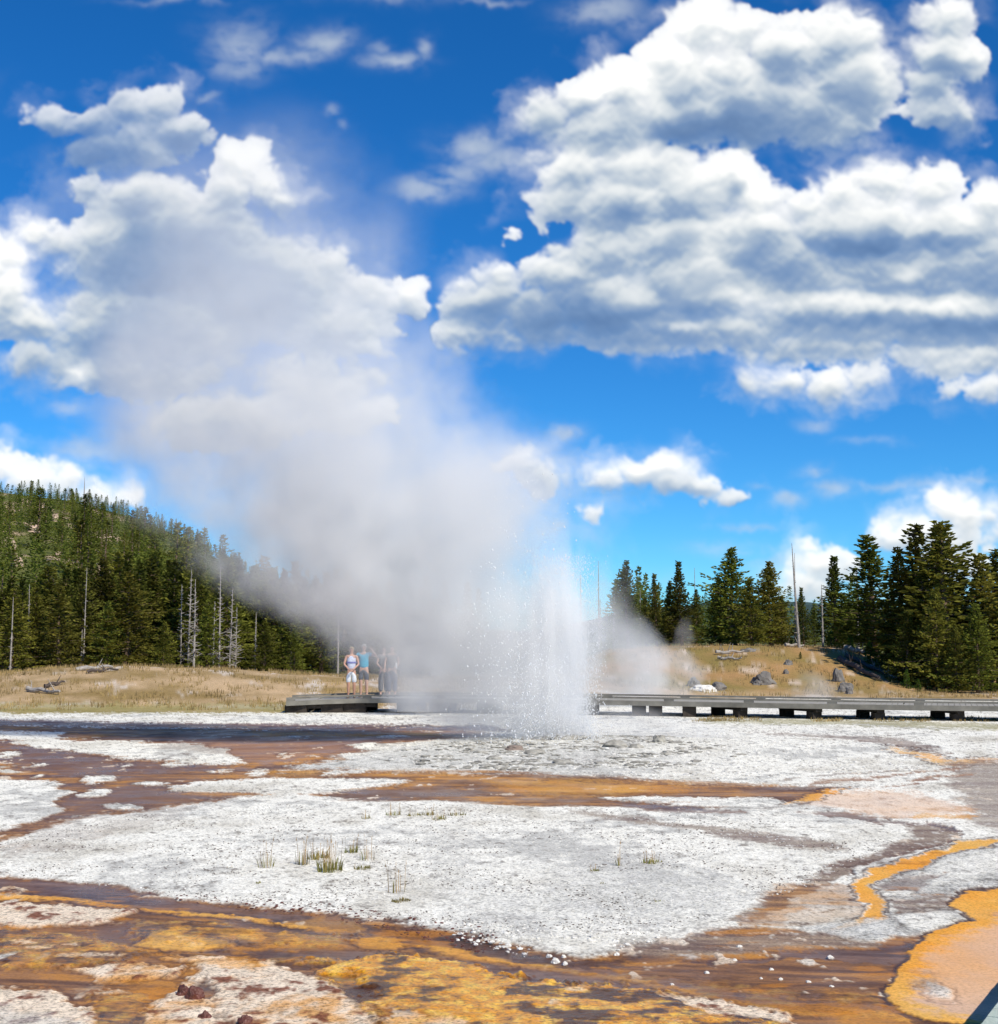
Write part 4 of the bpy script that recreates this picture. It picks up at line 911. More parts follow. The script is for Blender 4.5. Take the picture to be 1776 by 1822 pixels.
# ------------------------------------------------------------------ people
def skin(name, pts, edges, mat, parent, sub=2, root=0):
    me = bpy.data.meshes.new(name); me.from_pydata([p[:3] for p in pts], edges, []); o = link(name, me, parent)
    md = o.modifiers.new('skin', 'SKIN'); md.use_smooth_shade = True; md.branch_smoothing = .4
    if not me.skin_vertices: me.attributes.new
    for i, v in enumerate(me.skin_vertices[0].data): r_ = pts[i][3]; v.radius = r_ if isinstance(r_, tuple) else (r_, r_); v.use_root = (i == root)
    sb = o.modifiers.new('sub', 'SUBSURF'); sb.levels = sub; sb.render_levels = sub
    dg = bpy.context.evaluated_depsgraph_get(); dg.update(); ev = o.evaluated_get(dg); nm = bpy.data.meshes.new_from_object(ev)
    o.modifiers.clear(); o.data = nm; nm.name = name; nm.materials.clear(); nm.materials.append(mat)
    nm.polygons.foreach_set('use_smooth', [True]*len(nm.polygons)); bpy.data.meshes.remove(me); return o
def skin_mat(nm, col): return simple(nm, col, .6, 12, .06, 0)
M_SKIN = skin_mat('tanned skin', (.62, .33, .22)); M_SKIN2 = skin_mat('skin', (.58, .36, .27))
def cloth(nm, col): return simple(nm, col, .85, 14, .12, .25)
def person(px, Y, z, H, label, rz, armL, armR, shirt, shorts, hair, skinm, hairlen=.0, waist=.125, shorts_len=.30, sleeves=.12, extra=None, hem=.9, group=None):
    """armL / armR: (elbow, hand) offsets from the shoulder in metres for a 1.7 m body; x to the side, y forward, z up"""
    x = (px-888)/F*Y; o = empty('person', (x, Y, z), rz); k = H/1.7; o.scale = (k, k, k)
    # person faces -Y (toward the geyser and the viewer) in local space
    sx = .175; P = [(0, 0, .93, (.155, .105)), (0, 0, 1.08, (waist, .092)), (0, 0, 1.25, (.15, .105)), (0, 0, 1.39, (.13, .08)), (0, -.005, 1.47, .052), (0, -.012, 1.53, .055), (0, -.02, 1.60, (.073, .088)), (0, -.015, 1.66, (.062, .075))]
    E = [(i, i+1) for i in range(7)]
    legs = []
    for s in (-1, 1):
        b = len(P); P += [(s*.088, 0, .86, .088), (s*.095, -.012, .50, .058), (s*.098, .012, .30, .054), (s*.10, .018, .085, .034), (s*.105, -.02, .035, (.04, .032)), (s*.115, -.14, .022, (.042, .022))]
        E += [(0, b)]+[(b+i, b+i+1) for i in range(5)]
    hands = []
    for s, arm in ((-1, armL), (1, armR)):
        b = len(P); sh = Vector((s*sx, 0, 1.40)); el = sh+Vector(arm[0]); ha = sh+Vector(arm[1]); wr = el.lerp(ha, .93); d = (ha-el).normalized()
        P += [(*sh, .052), (*sh.lerp(el, .5), .045), (*el, .036), (*el.lerp(wr, .4), .036), (*wr, .023), (*(ha+d*.035), (.036, .018)), ]
        E += [(3, b)]+[(b+i, b+i+1) for i in range(5)]; hands.append((ha+d*.06, d, s))
    body = skin('body', P, E, skinm, o)
    # fingers, nose and ears are grown on the same mesh
    fm = MB(); me = body.data; vs = [v.co.copy() for v in me.vertices]; fs = [tuple(p.vertices) for p in me.polygons]; fm.add(vs, fs)
    for hp, d, s in hands:
        side = d.cross(Vector((0, 1, 0))); side = side.normalized() if side.length > .2 else Vector((1, 0, 0)); up = side.cross(d).normalized()
        for q in range(4):
            st_ = hp-d*.015+side*(q-1.5)*.017; L = (.062, .072, .068, .052)[q]; fm.tube([st_, st_+d*L*.5, st_+d*L*.85-up*.018], [.009, .0085, .006], 6)
        fm.tube([hp-d*.05+side*.03*(-s), hp-d*.03+side*.052*(-s), hp-d*.002+side*.055*(-s)], [.012, .010, .007], 6)
    fm.tube([(0, -.098, 1.625), (0, -.118, 1.592), (0, -.10, 1.583)], [.008, .015, .010], 6)
    for s in (-1, 1): fm.tube([(s*.072, .0, 1.625), (s*.083, .008, 1.605), (s*.074, 0, 1.575)], [.008, .012, .007], 6)
    body.data = fm.mesh('body', skinm, True)
    # face
    dk = M_EYE
    for s in (-1, 1): e = MB(); e.tube([(s*.028-.012, -.1035, 1.617), (s*.028+.012, -.1035, 1.617)], [.007, .007], 6); e.build('eye', dk, o)
    e = MB(); e.tube([(-.022, -.099, 1.555), (0, -.104, 1.553), (.022, -.099, 1.555)], [.004, .007, .004], 6); e.build('mouth', M_LIP, o)
    # hair: a cap over the back and top of the skull
    hm = MB(); n = 14; rows = 8
    V = []
    for i in range(rows+1):
        ph = math.pi*.62*i/rows
        for j in range(n):
            a = 2*math.pi*j/n; front = max(0, -math.sin(a)); ph2 = ph*(1-.48*front)
            low = hairlen*max(0, i-rows*.6)/(rows*.4)*(1-front)
            V.append((.090*math.sin(ph2)*math.cos(a), -.012+.105*math.sin(ph2)*math.sin(a), 1.625+.100*math.cos(ph2)-low))
    Fh = [(i*n+j, i*n+(j+1) % n, (i+1)*n+(j+1) % n, (i+1)*n+j) for i in range(rows) for j in range(n)]; hm.add(V, Fh); hm.build('hair', hair, o, True)
    # shirt
    g = .022; P2 = [(0, 0, hem, (.172, .122)), (0, 0, 1.08, (waist+g, .115)), (0, 0, 1.25, (.172, .128)), (0, 0, 1.385, (.15, .098)), (0, 0, 1.435, (.085, .07))]; E2 = [(0, 1), (1, 2), (2, 3), (3, 4)]
    if sleeves:
        for s, arm in ((-1, armL), (1, armR)):
            b = len(P2); sh = Vector((s*sx, 0, 1.40)); el = Vector(arm[0]); P2 += [(*sh, .07), (*(sh+el.normalized()*sleeves), .066)]; E2 += [(3, b), (b, b+1)]
    st2 = skin('shirt', P2, E2, shirt, o)
    P3 = [(0, 0, .96, (.168, .120)), (0, 0, .90, (.172, .122))]; E3 = [(0, 1)]
    for s in (-1, 1):
        b = len(P3); P3 += [(s*.092, 0, .82, .105), (s*.098, 0, .82-shorts_len, .086)]; E3 += [(1, b), (b, b+1)]
    skin('shorts', P3, E3, shorts, o)
    for s in (-1, 1):
        sh_ = MB(); sh_.tube([(s*.10, .055, .035), (s*.105, -.02, .04), (s*.115, -.12, .03), (s*.118, -.19, .022)], [.038, .044, .046, .026], 8); sh_.build('shoe', M_SHOE, o, True)
    if extra: extra(o)
    return tag(o, label, 'person', group)
M_EYE = simple('dark eye', (.02, .015, .012), .3, 10, .1, 0); M_LIP = simple('lips', (.42, .14, .12), .5, 10, .1, 0); M_SHOE = simple('shoe leather', (.30, .22, .17), .7, 10, .2, 0)
def stripe(o):
    m = MB(); n = 24; V = []
    for z_, a, b in ((1.165, .166, .126), (1.215, .176, .136)):
        for j in range(n): t_ = 6.2832*j/n; V.append((a*math.cos(t_), b*math.sin(t_), z_))
    m.add(V, [(j, (j+1) % n, n+(j+1) % n, n+j) for j in range(n)]); m.build('stripe', cloth('violet blue stripe', (.16, .18, .55)), o, True)
def camera_in_hand(o):
    m = MB(); m.box(-.05, .05, -.21, -.16, 1.57, 1.64); m.tube([(0, -.20, 1.605), (0, -.25, 1.605)], [.022, .024], 10); m.build('camera', M_EYE, o)
def deckz(px): return float(np.interp(px, [f[0] for f in FP], [f[2] for f in FP]))
person(627, 45.7, deckz(627)+.004, 1.62, 'person in a pale top with violet stripe and white shorts, hands clasped', .05,
    ((-.07, -.02, -.27), (.10, -.20, -.44)), ((.07, -.02, -.27), (-.10, -.20, -.44)), cloth('pale lilac cotton', (.62, .66, .80)), cloth('white cotton', (.82, .83, .84)), simple('fair hair', (.50, .36, .20), .7, 20, .2, 0), M_SKIN, .05, shorts_len=.34, sleeves=0, extra=stripe)
person(649, 46.1, deckz(649)+.004, 1.70, 'person in a turquoise shirt and dark grey shorts with one elbow raised', -.1,
    ((-.20, -.06, -.19), (-.12, -.22, -.02)), ((.26, -.03, -.10), (.11, -.14, .13)), cloth('turquoise cotton', (.03, .42, .62)), cloth('dark grey cotton', (.10, .11, .13)), simple('grey hair', (.45, .42, .38), .7, 20, .2, 0), M_SKIN2, 0, waist=.15, shorts_len=.30)
person(684, 46.6, deckz(684)+.004, 1.62, 'dark clothed person standing in the steam right beside the turquoise shirt', .3,
    ((-.07, -.02, -.27), (.02, -.18, -.40)), ((.07, -.02, -.27), (-.02, -.2, -.36)), cloth('haze-paled olive cloth', (.20, .20, .19)), cloth('haze-paled dark cloth', (.13, .13, .14)), simple('brown hair', (.12, .08, .05), .7, 20, .2, 0), M_SKIN2, .03, shorts_len=.66)  # clothes greyed in their colour to imitate the veil of steam
def bottle(o):
    m = MB(); m.tube([(.20, -.22, .93), (.20, -.22, 1.10), (.20, -.22, 1.13), (.20, -.22, 1.16)], [.035, .035, .016, .016], 10); m.build('white_bottle', cloth('white plastic', (.85, .85, .85)), o)
person(699, 46.4, deckz(699)+.004, 1.66, 'rightmost dim person in the steam, dark clothes, something white in hand', -.2,
    ((-.07, -.02, -.27), (-.05, -.12, -.50)), ((.06, -.02, -.27), (.03, -.22, -.40)), cloth('haze-paled charcoal cloth', (.17, .17, .17)), cloth('haze-paled navy cloth', (.12, .12, .15)), simple('dark hair', (.05, .04, .03), .7, 20, .2, 0), M_SKIN2, .0, shorts_len=.66, extra=bottle)  # cloth tones lifted to stand in for steam haze
# ------------------------------------------------------------------ logs, rocks, stones
M_ROCK = simple('grey lava rock', (.17, .155, .14), .9, 2.2, .4, .8, 9)
M_SINT = simple('white sinter stone', (.72, .69, .63), .9, 12, .25, .7, 40)
M_RUST = simple('red brown wet stone', (.12, .038, .025), .45, 14, .5, .8, 40, spec=.5)
def rock_mesh(seed, rx, ry, rz_, sub=3, rough=.35, sc=1.3, flat=.35):
    import bmesh
    bm_ = bmesh.new(); bmesh.ops.create_icosphere(bm_, subdivisions=sub, radius=1)
    for v in bm_.verts:
        c = v.co; d = mnoise.fractal((c.x*sc+seed*7.1, c.y*sc, c.z*sc), .8, 2.1, 5)*rough
        cr_ = abs(mnoise.noise((c.x*2.7+seed, c.y*2.7, c.z*2.7)))*.18
        v.co = c*(1+d-cr_); v.co.z = max(v.co.z, -flat); v.co.x *= rx; v.co.y *= ry; v.co.z *= rz_
    me = bpy.data.meshes.new('rock'); bm_.to_mesh(me); bm_.free(); return me
def rock(px, D, wpx, hpx, seed, label, mat=M_ROCK, name='rock', group='rocks on the mounds', sub=3, z=None):
    x = (px-888)/F*D; g = gz(x, D) if z is None else z; W = wpx/F*D/2; Hh = hpx/F*D
    me = rock_mesh(seed, W, W*.8, Hh*.9, sub); me.materials.append(mat); o = link(name, me); o.location = (x, D, g+Hh*.08); return tag(o, label, 'rock', group)
rock(1356, 63.5, 40, 20, 1, 'grey pointed boulder in the middle of the ochre slope'); rock(1345, 63.2, 18, 10, 2, 'small dark rock touching the left of the pointed boulder')
rock(1488, 64, 20, 24, 3, 'dark upright rock at the top of the broken rock pair'); rock(1499, 61.5, 26, 18, 4, 'dark rock below the upright one, at the foot of the slope'); rock(1507, 60.5, 14, 12, 44, 'small grey rock at the right foot of the slope')
rock(1250, 61, 52, 12, 5, 'low pale broken rock outcrop at the foot of the left slope', M_SINT); rock(1275, 61.5, 30, 14, 6, 'pale grey rock at the right end of the low outcrop'); rock(1232, 62, 24, 16, 7, 'pale grey rock at the left end of the low outcrop')
rock(1400, 68, 16, 9, 8, 'small brown rock beside the lone sapling'); rock(1396, 66, 10, 8, 9, 'tiny dark rock left of the lone sapling'); rock(1330, 72, 30, 7, 10, 'flat grey rock in the tree shade on the mound')
M_TANR = simple('warm tan cliff rock', (.52, .38, .29), .95, .5, .3, .6, 2)
for i, (px, D, w_, h_) in enumerate([(22, 270, 60, 26), (75, 290, 46, 22), (40, 300, 30, 20), (12, 200, 36, 30), (30, 175, 26, 24), (95, 260, 22, 18), (165, 215, 30, 14), (58, 235, 30, 16), (105, 195, 22, 16), (190, 175, 22, 12)]):
    rock(px, D, w_*.75, h_*.75, 30+i, 'bare tan crag among the pines on the steep hillside', M_TANR, 'crag', 'tan crags on the hillside')
def log(x0, D0, x1, D1, r_, label, mat=M_DEAD, lift=.1, nb=5, seed=1):
    rnd = random.Random(seed); a = Vector(((x0-888)/F*D0, D0, 0)); b = Vector(((x1-888)/F*D1, D1, 0)); a.z = gz(a.x, a.y)+lift; b.z = gz(b.x, b.y)+lift
    n = 7; P = [a.lerp(b, i/n)+Vector((0, 0, .04*math.sin(i*1.7+seed))) for i in range(n+1)]
    for p in P: p.z = max(p.z, gz(p.x, p.y)+r_*.5)
    m = MB(); base = P[0].copy(); P = [p-base for p in P]; m.tube(P, [r_*(1-.55*i/n) for i in range(n+1)], 8, wob=.12)
    for q in range(nb):
        p = P[rnd.randrange(1, n)]; d = Vector((rnd.uniform(-.5, .5), rnd.uniform(-.6, .3), rnd.uniform(.1, 1))); m.tube([p, p+d*.5], [.03, .01], 5)
    o = m.build('fallen_log', mat); o.location = base; return tag(o, label, 'log', 'fallen logs')
M_DLOG = simple('charred dark log', (.09, .07, .06), .95, 5, .4, .5)
log(1272, 71, 1322, 71.5, .09, 'pale fallen log lying in the shade left of the grove'); log(1275, 69, 1318, 68.6, .08, 'short grey log just below the pale one in the shade', seed=2)
log(1492, 70, 1560, 65, .17, 'thick dark fallen log running down the right slope', M_DLOG, seed=3); log(1503, 71, 1572, 67, .13, 'second dark log beside the thick one on the right slope', M_DLOG, seed=4)
log(1500, 74, 1535, 73.5, .14, 'short pale log at the crest above the dark logs', seed=5); log(1512, 76.5, 1590, 72, .08, 'long thin pale log at the crest reaching the right-hand stand', seed=6); log(1395, 75, 1428, 75.5, .10, 'pale log at the crest behind the lone sapling', seed=7); log(1545, 69, 1600, 66, .08, 'thin grey log below the pale crest logs', seed=8)
log(55, 52.5, 112, 51.5, .10, 'grey driftwood like log on the left tan mound', seed=9, nb=3); log(85, 53.2, 120, 53.8, .08, 'short dark log crossing the grey one on the left mound', M_DLOG, seed=10, nb=2); log(140, 58, 205, 58.8, .10, 'pale log along the crest of the left mound', seed=11, nb=3); log(160, 57, 215, 57.4, .07, 'thin dark log just below the crest of the left mound', M_DLOG, seed=12, nb=2)
# single stones near the viewer
ST = [(975, 1703, 16, 9, 'white stone, topmost of the little heap in the brown water'), (986, 1712, 24, 14, 'largest white stone of the little heap in the brown water'), (1002, 1716, 16, 9, 'white stone at the right end of the little heap'), (1000, 1703, 12, 8, 'small white stone behind the little heap'),
    (1092, 1700, 16, 9, 'white stone alone right of the little heap'), (905, 1684, 18, 10, 'white stone at the front edge of the white flat'), (1305, 1686, 16, 7, 'white stone on the grey sand right of the heap'), (1463, 1705, 18, 9, 'white stone in brown water near the orange mat'), (1360, 1726, 14, 7, 'small white stone alone in the rippled brown water'),
    (1376, 1744, 12, 8, 'small grey stone in the rippled brown water'), (1424, 1748, 14, 6, 'flat grey stone in the rippled brown water'), (1464, 1756, 14, 5, 'flat pale stone closest to the orange mat'), (1248, 1732, 14, 7, 'pale stone in the brown water below the grey sand'), (1188, 1753, 12, 6, 'small pale stone lowest in the brown water'), (1297, 1709, 12, 6, 'small pale stone on the dark rim of the grey sand'), (1342, 1742, 9, 6, 'tiny pale stone left of the small grey one')]
for i, (px, py, w_, h_, lb) in enumerate(ST):
    p = on(px, py); rock(px, p.y, w_*.7, h_*.6, 60+i, lb, M_SINT, 'stone', 'single pale stones in the runoff', 2)
for i, (px, py, w_, h_, lb) in enumerate([(342, 1766, 30, 22, 'dark red brown stone, left of the pair in the crust hollow'), (362, 1772, 32, 24, 'larger dark red brown stone, right of the pair in the crust hollow'), (380, 1806, 24, 16, 'wet dark red stone below the pair in the crust'), (450, 1814, 26, 18, 'wet dark red stone at the bottom edge of the crust')]):
    p = on(px, py, .03); rock(px, p.y, w_, h_, 90+i, lb, M_RUST, 'stone', 'red brown stones in the crust', 3)
def scatter(name, n, sampler, size, mat, label, seed, squash=.5):
    r_ = random.Random(seed); Vs = []; Fs = []; P = []; 
    while len(P) < n:
        q = sampler(r_)
        if q: P.append(q)
    A_ = np.array(P); G = terrain(A_[:, 0], A_[:, 1]); protos = []
    for i in range(8):
        me = rock_mesh(seed+i, 1, 1, squash, 1, .5, 1.2); v = np.empty(len(me.vertices)*3); me.vertices.foreach_get('co', v); f = np.empty(len(me.loops), np.int32); me.loops.foreach_get('vertex_index', f)
        protos.append((v.reshape(-1, 3), f.reshape(-1, 3))); bpy.data.meshes.remove(me)
    off = 0
    for (x, y), g in zip(P, G):
        v, f = protos[r_.randrange(8)]; a = r_.uniform(0, 6.28); c, s = math.cos(a), math.sin(a); k = size(r_, y)
        Vs.append(np.stack([(v[:, 0]*c-v[:, 1]*s)*k+x, (v[:, 0]*s+v[:, 1]*c)*k*.8+y, v[:, 2]*k+g+.012], -1)); Fs.append(f+off); off += len(v)
    me = np_mesh(name, np.concatenate(Vs), np.concatenate(Fs), False); me.materials.append(mat); tag(link(name, me), label, 'gravel', None, 'stuff')
def inpoly(px, py, poly):
    c = False
    for (x0, y0), (x1, y1) in zip(poly, poly[1:]+poly[:1]):
        if (y0 > py) != (y1 > py) and px < (x1-x0)*(py-y0)/(y1-y0)+x0: c = not c
    return c
def band(poly, thr=-.1, dens=None):
    xs = [p[0] for p in poly]; ys = [p[1] for p in poly]
    def f(r_):
        px = r_.uniform(min(xs), max(xs)); py = r_.uniform(min(ys), max(ys))
        if not inpoly(px, py, poly): return None
        p = on(px, py)
        if mnoise.noise((p.x*.9, p.y*.9, 2)) < thr: return None
        return (p.x, p.y)
    return f
FLAT = [(0,1500),(330,1435),(700,1432),(1200,1445),(1620,1485),(1440,1580),(1200,1655),(1000,1690),(700,1630),(300,1595),(0,1555)]
scatter('pale_gravel', 5200, band(FLAT, -.5), lambda r_, y: (.004+.007*r_.random()**2)*(.6+y/22), M_SINT, 'pale broken sinter gravel strewn over the white flat', 3)
M_DGR = simple('dark gravel', (.12, .095, .08), .9, 12, .4, .3)
scatter('dark_gravel', 3600, band(FLAT, 0), lambda r_, y: (.003+.008*r_.random()**2)*(.6+y/26), M_DGR, 'dark crumbs of gravel scattered on the white flat', 5)
EDGE = [(820,1640),(1000,1660),(1120,1655),(1200,1672),(1080,1705),(1000,1722),(900,1700),(800,1672)]
scatter('edge_rubble', 300, band(EDGE, -.3), lambda r_, y: .006+.018*r_.random()**2.8, M_SINT, 'white rubble along the front edge of the flat', 7)
scatter('rust_gravel', 300, band([(250,1590),(560,1605),(900,1660),(860,1700),(600,1640),(300,1605)], -.3), lambda r_, y: .006+.013*r_.random()**2.5, M_RUST, 'red brown gravel along the front edge of the flat', 9)
CONE = [(700,1345),(870,1325),(1000,1322),(1200,1318),(1340,1345),(1200,1370),(950,1376),(760,1368)]
M_GSI = simple('grey sinter slab', (.31, .29, .25), .85, 5, .5, .5)
scatter('sinter_rubble', 900, band(CONE, -.15), lambda r_, y: .025+.09*r_.random()**3, M_GSI, 'grey sinter slabs and rubble around the vent', 11, .30)
scatter('sinter_crumbs', 1500, band([(640,1345),(900,1322),(1300,1300),(1600,1330),(1680,1380),(1200,1390),(760,1370)], -.3), lambda r_, y: .015+.04*r_.random()**2.5, M_SINT, 'white crumbs of sinter on the platform of the geyser', 13, .35)
for i, (px, py, w_, h_, lb) in enumerate([(915, 1334, 36, 8, 'brown sinter lump left of the jet'), (950, 1338, 40, 7, 'dark flat slab below the jet'), (1092, 1330, 46, 10, 'brownish slab right of the jet'), (1170, 1324, 26, 12, 'dark peaked slab furthest right of the jet'), (1000, 1351, 40, 7, 'dark grey slab in front of the jet'), (880, 1345, 26, 6, 'small dark slab at the left of the jet'), (1130, 1331, 30, 6, 'low grey slab beside the brownish one')]):
    p = on(px, py, .1); rock(px, p.y, w_, h_*1.2, 120+i, lb, simple('brown grey slab', (.22, .17, .14), .9, 4, .4, .5) if i == 0 else M_GSI, 'slab', 'slabs around the vent')
# ------------------------------------------------------------------ steam and water
def volume_mat(name, dens, aniso=.25, col=(1, 1, 1)):
    m, t, out = material(name); return m, t, out
def tube_hull(name, rows, seg=40, wob=.0, seed=0):
    """rows: (z, cx, cy, rx, ry) -> closed hull"""
    V = []; n = len(rows)
    for z, cx, cy, rx, ry in rows:
        for k in range(seg):
            a = 2*math.pi*k/seg; w_ = 1+wob*mnoise.noise((cx+math.cos(a)*rx*.5+seed, cy+math.sin(a)*ry*.5, z*.5))
            V.append((cx+rx*w_*math.cos(a), cy+ry*w_*math.sin(a), z))
    Fc = [tuple(range(seg))[::-1], tuple((n-1)*seg+k for k in range(seg))]
    for i in range(n-1):
        for k in range(seg): Fc.append((i*seg+k, i*seg+(k+1) % seg, (i+1)*seg+(k+1) % seg, (i+1)*seg+k))
    me = bpy.data.meshes.new(name); me.from_pydata(V, [], Fc); me.update(); return me
#        z     left   right  cy   ry   density
PL = [(-.05, 790, 1100, 0.0, 1.1, .62), (.5, 695, 1112, .1, 1.6, 1.0), (1.1, 622, 1122, .2, 2.2, 1.15), (2.1, 525, 1134, .3, 2.6, 1.15), (3.3, 350, 1146, .4, 2.9, 1.15), (4.5, 185, 1146, .5, 3.0, 1.08), (5.7, 130, 1125, .5, 3.0, .85),
      (6.9, 95, 1020, .5, 3.0, .60), (8.1, 80, 880, .5, 2.9, .46), (9.3, 40, 820, .5, 2.8, .35), (10.5, 20, 795, .5, 2.8, .24), (11.7, 10, 765, .5, 2.6, .16), (12.9, 50, 725, .5, 2.3, .08), (14.0, 120, 670, .5, 1.8, .015)]
def plume():
    Z0, Z1 = -.05, 14.0
    rows = []; keys = []
    for z, l, r_, cy_, ry, dn in PL:
        x0, x1 = (l-888)/F*30-GX, (r_-888)/F*30-GX; keys.append((z, (x0+x1)/2, cy_, (x1-x0)/2, ry, dn))
    K = np.array(keys)
    zz = np.linspace(Z0, Z1, 40); I = lambda c: np.interp(zz, K[:, 0], K[:, c])
    me = tube_hull('steam_plume', [(z, cx, cy_, rx*1.10, ry*1.12) for z, cx, cy_, rx, ry in zip(zz, I(1), I(2), I(3), I(4))])
    o = link('steam_plume', me); o.location = (GX, GY, .12)
    m, t, out = material('geyser steam'); tc = t.node('TexCoord').outputs['Object']; sep = t.node('SeparateXYZ'); t.set(sep.inputs[0], tc); x, y, z = sep.outputs
    q = t.maprange(z, Z0, Z1, 0, 1)
    # centre, radii and strength along the height
    def curve(col, lo, hi):
        n = t.node('FloatCurve'); t.set(n.inputs[1], q); c = n.mapping.curves[0]; pts = [((k[0]-Z0)/(Z1-Z0), (k[col]-lo)/(hi-lo)) for k in keys]
        c.points[0].location = pts[0]; c.points[1].location = pts[-1]
        for p in pts[1:-1]: c.points.new(*p)
        n.mapping.update(); return t.math('MULTIPLY_ADD', n.outputs[0], hi-lo, lo)
    cx = curve(1, -8, 2); rx = curve(3, 0, 8); ry = curve(4, 0, 4); dn = curve(5, 0, 1)
    big = t.noise(tc, .38, 2, .5); fine = t.noise(tc, 1.3, 3, .62)
    dx = t.math('DIVIDE', t.math('SUBTRACT', x, cx), rx); dy = t.math('DIVIDE', t.math('SUBTRACT', y, .4), ry)
    rad = t.math('SQRT', t.math('ADD', t.math('MULTIPLY', dx, dx), t.math('MULTIPLY', dy, dy)))
    nz = t.math('ADD', t.math('MULTIPLY', t.math('SUBTRACT', big, .5), 1.4), t.math('MULTIPLY', t.math('SUBTRACT', fine, .5), 1.1))
    s = t.math('ADD', t.math('SUBTRACT', 1.02, rad), nz)
    s = t.maprange(s, .0, .8, 0, 1, True)
    cut = t.maprange(rad, .8, 1.05, 1, 0, True)
    dd = t.math('MULTIPLY', t.math('MULTIPLY', s, dn), cut)
    v = t.node('VolumePrincipled'); v.inputs['Color'].default_value = (.93, .928, .925, 1); t.set(v.inputs['Density'], dd); v.inputs['Anisotropy'].default_value = 0.
    t.l.new(v.outputs[0], out.inputs['Volume']); me.materials.append(m); m.cycles.volume_step_rate = 1
    tag(o, 'tall grey white steam plume billowing up and left from the geyser', 'steam')
plume()
def blob_steam(name, loc, rows, dens, label, nscale=.9, seed=0, col=(.94, .935, .93), zs=1.):
    """soft steam inside a hull of stacked ellipses; the shader fades with height and toward the wall"""
    me = tube_hull(name, rows, 28); o = link(name, me); o.location = loc
    m, t, out = material('thin steam'); tc = t.node('TexCoord').outputs['Object']; sep = t.node('SeparateXYZ'); t.set(sep.inputs[0], tc); x, y, z = sep.outputs
    z0, z1 = rows[0][0], rows[-1][0]; q = t.maprange(z, z0, z1, 0, 1)
    def curve(col_, lo, hi):
        n = t.node('FloatCurve'); t.set(n.inputs[1], q); c = n.mapping.curves[0]; pts = [((k[0]-z0)/(z1-z0), (k[col_]-lo)/(hi-lo)) for k in rows]
        c.points[0].location = pts[0]; c.points[1].location = pts[-1]
        for p in pts[1:-1]: c.points.new(*p)
        n.mapping.update(); return t.math('MULTIPLY_ADD', n.outputs[0], hi-lo, lo)
    cx = curve(1, -4, 4); rx = curve(3, 0, 8); ry = rows[len(rows)//2][4]
    dx = t.math('DIVIDE', t.math('SUBTRACT', x, cx), rx); dy = t.math('DIVIDE', y, ry)
    rad = t.math('SQRT', t.math('ADD', t.math('MULTIPLY', dx, dx), t.math('MULTIPLY', dy, dy)))
    mp = t.node('Mapping'); t.set(mp.inputs[0], tc); mp.inputs['Location'].default_value = (seed, seed, 0); mp.inputs['Scale'].default_value = (1, 1, zs)
    nz = t.noise(mp.outputs[0], nscale, 3, .6)
    s = t.maprange(t.math('ADD', t.math('SUBTRACT', 1, rad), t.math('MULTIPLY', t.math('SUBTRACT', nz, .5), 1.6)), .05, .7, 0, dens, True)
    s = t.math('MULTIPLY', s, t.maprange(q, .45, 1, 1, 0, True)); s = t.math('MULTIPLY', s, t.maprange(rad, .8, 1, 1, 0, True))
    v = t.node('VolumePrincipled'); v.inputs['Color'].default_value = (*col, 1); t.set(v.inputs['Density'], s); v.inputs['Anisotropy'].default_value = 0.
    t.l.new(v.outputs[0], out.inputs['Volume']); me.materials.append(m); return tag(o, label, 'steam')
p_ = at(1142, 1235, 49)
blob_steam('steam_wisp', (p_.x, 49, 0), [(0, .1, 0, 2.5, 1.6), (.8, .1, 0, 2.5, 1.6), (1.6, -.1, 0, 2.4, 1.6), (2.4, -.7, 0, 1.9, 1.5), (3.2, -1.2, 0, 1.5, 1.3), (4.4, -1.4, 0, 1.0, .9)], .75, 'small grey steam cloud behind the boardwalk right of the geyser', .7, 3)
p_ = at(1450, 1236, 58)
blob_steam('steam_wisp', (p_.x, 57, 0), [(0, 0, 0, 1.5, .7), (.4, 0, 0, 1.3, .7), (.9, -.3, 0, .9, .6), (1.3, -.5, 0, .4, .3)], .45, 'faint low steam wisp at the foot of the ochre slope', 1.1, 5)
p_ = at(1212, 1165, 74)
blob_steam('steam_wisp', (p_.x, 74, gz(p_.x, 74)-.2), [(0, 0, 0, .7, .6), (.6, .1, 0, .8, .6), (1.3, .2, 0, .6, .6), (2., .3, 0, .3, .4)], .35, 'thin steam wisp on the crest below the left pines of the mound', 1., 8)
p_ = at(745, 1240, 43.6)
blob_steam('steam_wisp', (p_.x, 43.4, .1), [(0, 0, 0, 1.25, .8), (.8, 0, 0, 1.3, .8), (1.7, 0, 0, 1.35, .8), (2.6, -.1, 0, 1.3, .8), (4.4, -.3, 0, 1.0, .7)], 1.05, 'thin steam hanging in front of the boardwalk left of the jet', .8, 14)
p_ = on(1120, 1316)
blob_steam('ground_mist', (p_.x, 31.2, .02), [(0, 0, 0, 2.9, 1.6), (.25, 0, 0, 2.6, 1.6), (.55, -.3, 0, 1.8, 1.2), (.9, -.6, 0, .9, .8)], .30, 'low thin mist drifting over the platform right of the jet', .9, 11)
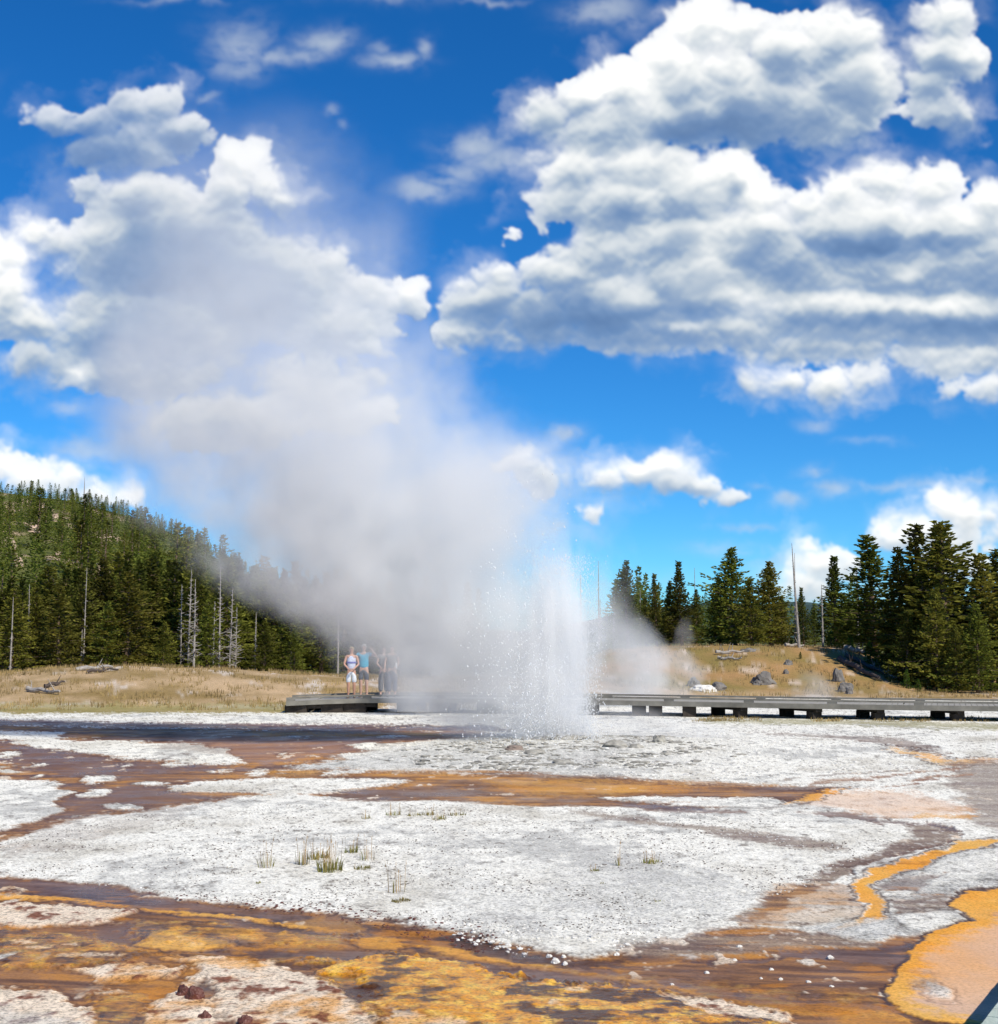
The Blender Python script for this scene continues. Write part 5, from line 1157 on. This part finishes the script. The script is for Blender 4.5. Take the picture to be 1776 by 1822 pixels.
# the jet: spray core, falling streaks and flying drops are one eruption
def geyser():
    o = empty('geyser', (GX, GY, .12)); tag(o, 'white jet of geyser water spraying up from its vent', 'geyser')
    rnd = random.Random(12)
    # vent rim
    me = rock_mesh(200, .9, .7, .16, 4, .3, 2.); me.materials.append(M_GSI); v = link('vent_rim', me, o); v.location = (0, 0, -.02)
    # fine spray
    rows = [(0, -.25, 0, 1.15, .7), (.4, -.22, 0, 1.0, .7), (1.2, -.14, 0, .92, .6), (2.2, -.08, 0, .86, .55), (3.2, -.04, 0, .80, .5), (4.1, 0, 0, .72, .45), (4.8, 0, 0, .6, .3)]
    c = blob_steam('fine_spray', (0, 0, 0), rows, 3.8, None, 4., 21, (1, 1, 1), .16); c.parent = o; c.location = (0, 0, 0)
    for k in ('label', 'category'): 
        if k in c: del c[k]
    c['label'] = 'bright vertical streaks of fine spray'
    M_DROP = simple('white water drops', (.97, .97, .97), .35, 5, .02, 0, trans=.5, spec=.5)
    octv = np.array([(1,0,0),(-1,0,0),(0,1,0),(0,-1,0),(0,0,1.3),(0,0,-1.3)]); octf = np.array([(0,2,4),(2,1,4),(1,3,4),(3,0,4),(2,0,5),(1,2,5),(3,1,5),(0,3,5)])
    Vs = []; Fs = []; off = 0
    def drop(x, y, z, s, sz=1.):
        nonlocal off
        Vs.append(octv*np.array([s, s, s*sz])+np.array([x, y, z])); Fs.append(octf+off); off += 6
    for i in range(8000):                             # the dense streaks
        q = rnd.random()**1.5; z = q*3.9; st = rnd.choice([-.45, -.30, -.1, .05, .16, .40, .50, .56, .56]); w_ = .15+.08*q
        x = st*(1-.25*q)+rnd.gauss(0, w_); y = rnd.gauss(0, .28)
        drop(x, y, z, rnd.uniform(.0025, .006)*(1+(1-q)*.6), rnd.uniform(1, 4.))
    for i in range(4200):                             # boiling foot
        a = rnd.gauss(0, .42); drop(a-.1, rnd.gauss(-.1, .35), abs(rnd.gauss(0, .35)), rnd.uniform(.004, .011), 1)
    for i in range(2000):                             # drops thrown out to the left
        z = min(5.4, abs(rnd.gauss(0, 2.3))); q = z/5.6; px = rnd.gauss(-.75-.15*q, .55*(1-.5*abs(q-.45))+.1); drop(px, rnd.gauss(-1.1, .5), z, rnd.uniform(.005, .010) if rnd.random() < .8 else rnd.uniform(.011, .018), rnd.uniform(1, 1.6))
    for i in range(120): drop(rnd.uniform(.45, .95), rnd.gauss(-.1, .4), rnd.uniform(0, 2.6), rnd.uniform(.006, .013))
    me = np_mesh('water_drops', np.concatenate(Vs), np.concatenate(Fs), False); me.materials.append(M_DROP); d = link('water_drops', me, o); d['kind'] = 'stuff'
geyser()
# ------------------------------------------------------------------ render settings
scene.render.engine = 'CYCLES'
cy = scene.cycles
cy.use_denoising = True
try: cy.denoiser = 'OPENIMAGEDENOISE'
except Exception: pass
cy.max_bounces = 12; cy.diffuse_bounces = 2; cy.glossy_bounces = 2; cy.transmission_bounces = 2; cy.volume_bounces = 7; cy.transparent_max_bounces = 16
cy.volume_step_rate = 1; cy.volume_max_steps = 256
cy.use_adaptive_sampling = True; cy.adaptive_threshold = .015
cy.sample_clamp_indirect = 6
scene.view_settings.view_transform = 'Standard'; scene.view_settings.look = 'None'; scene.view_settings.exposure = 0; scene.view_settings.gamma = 1
scene.render.use_persistent_data = False
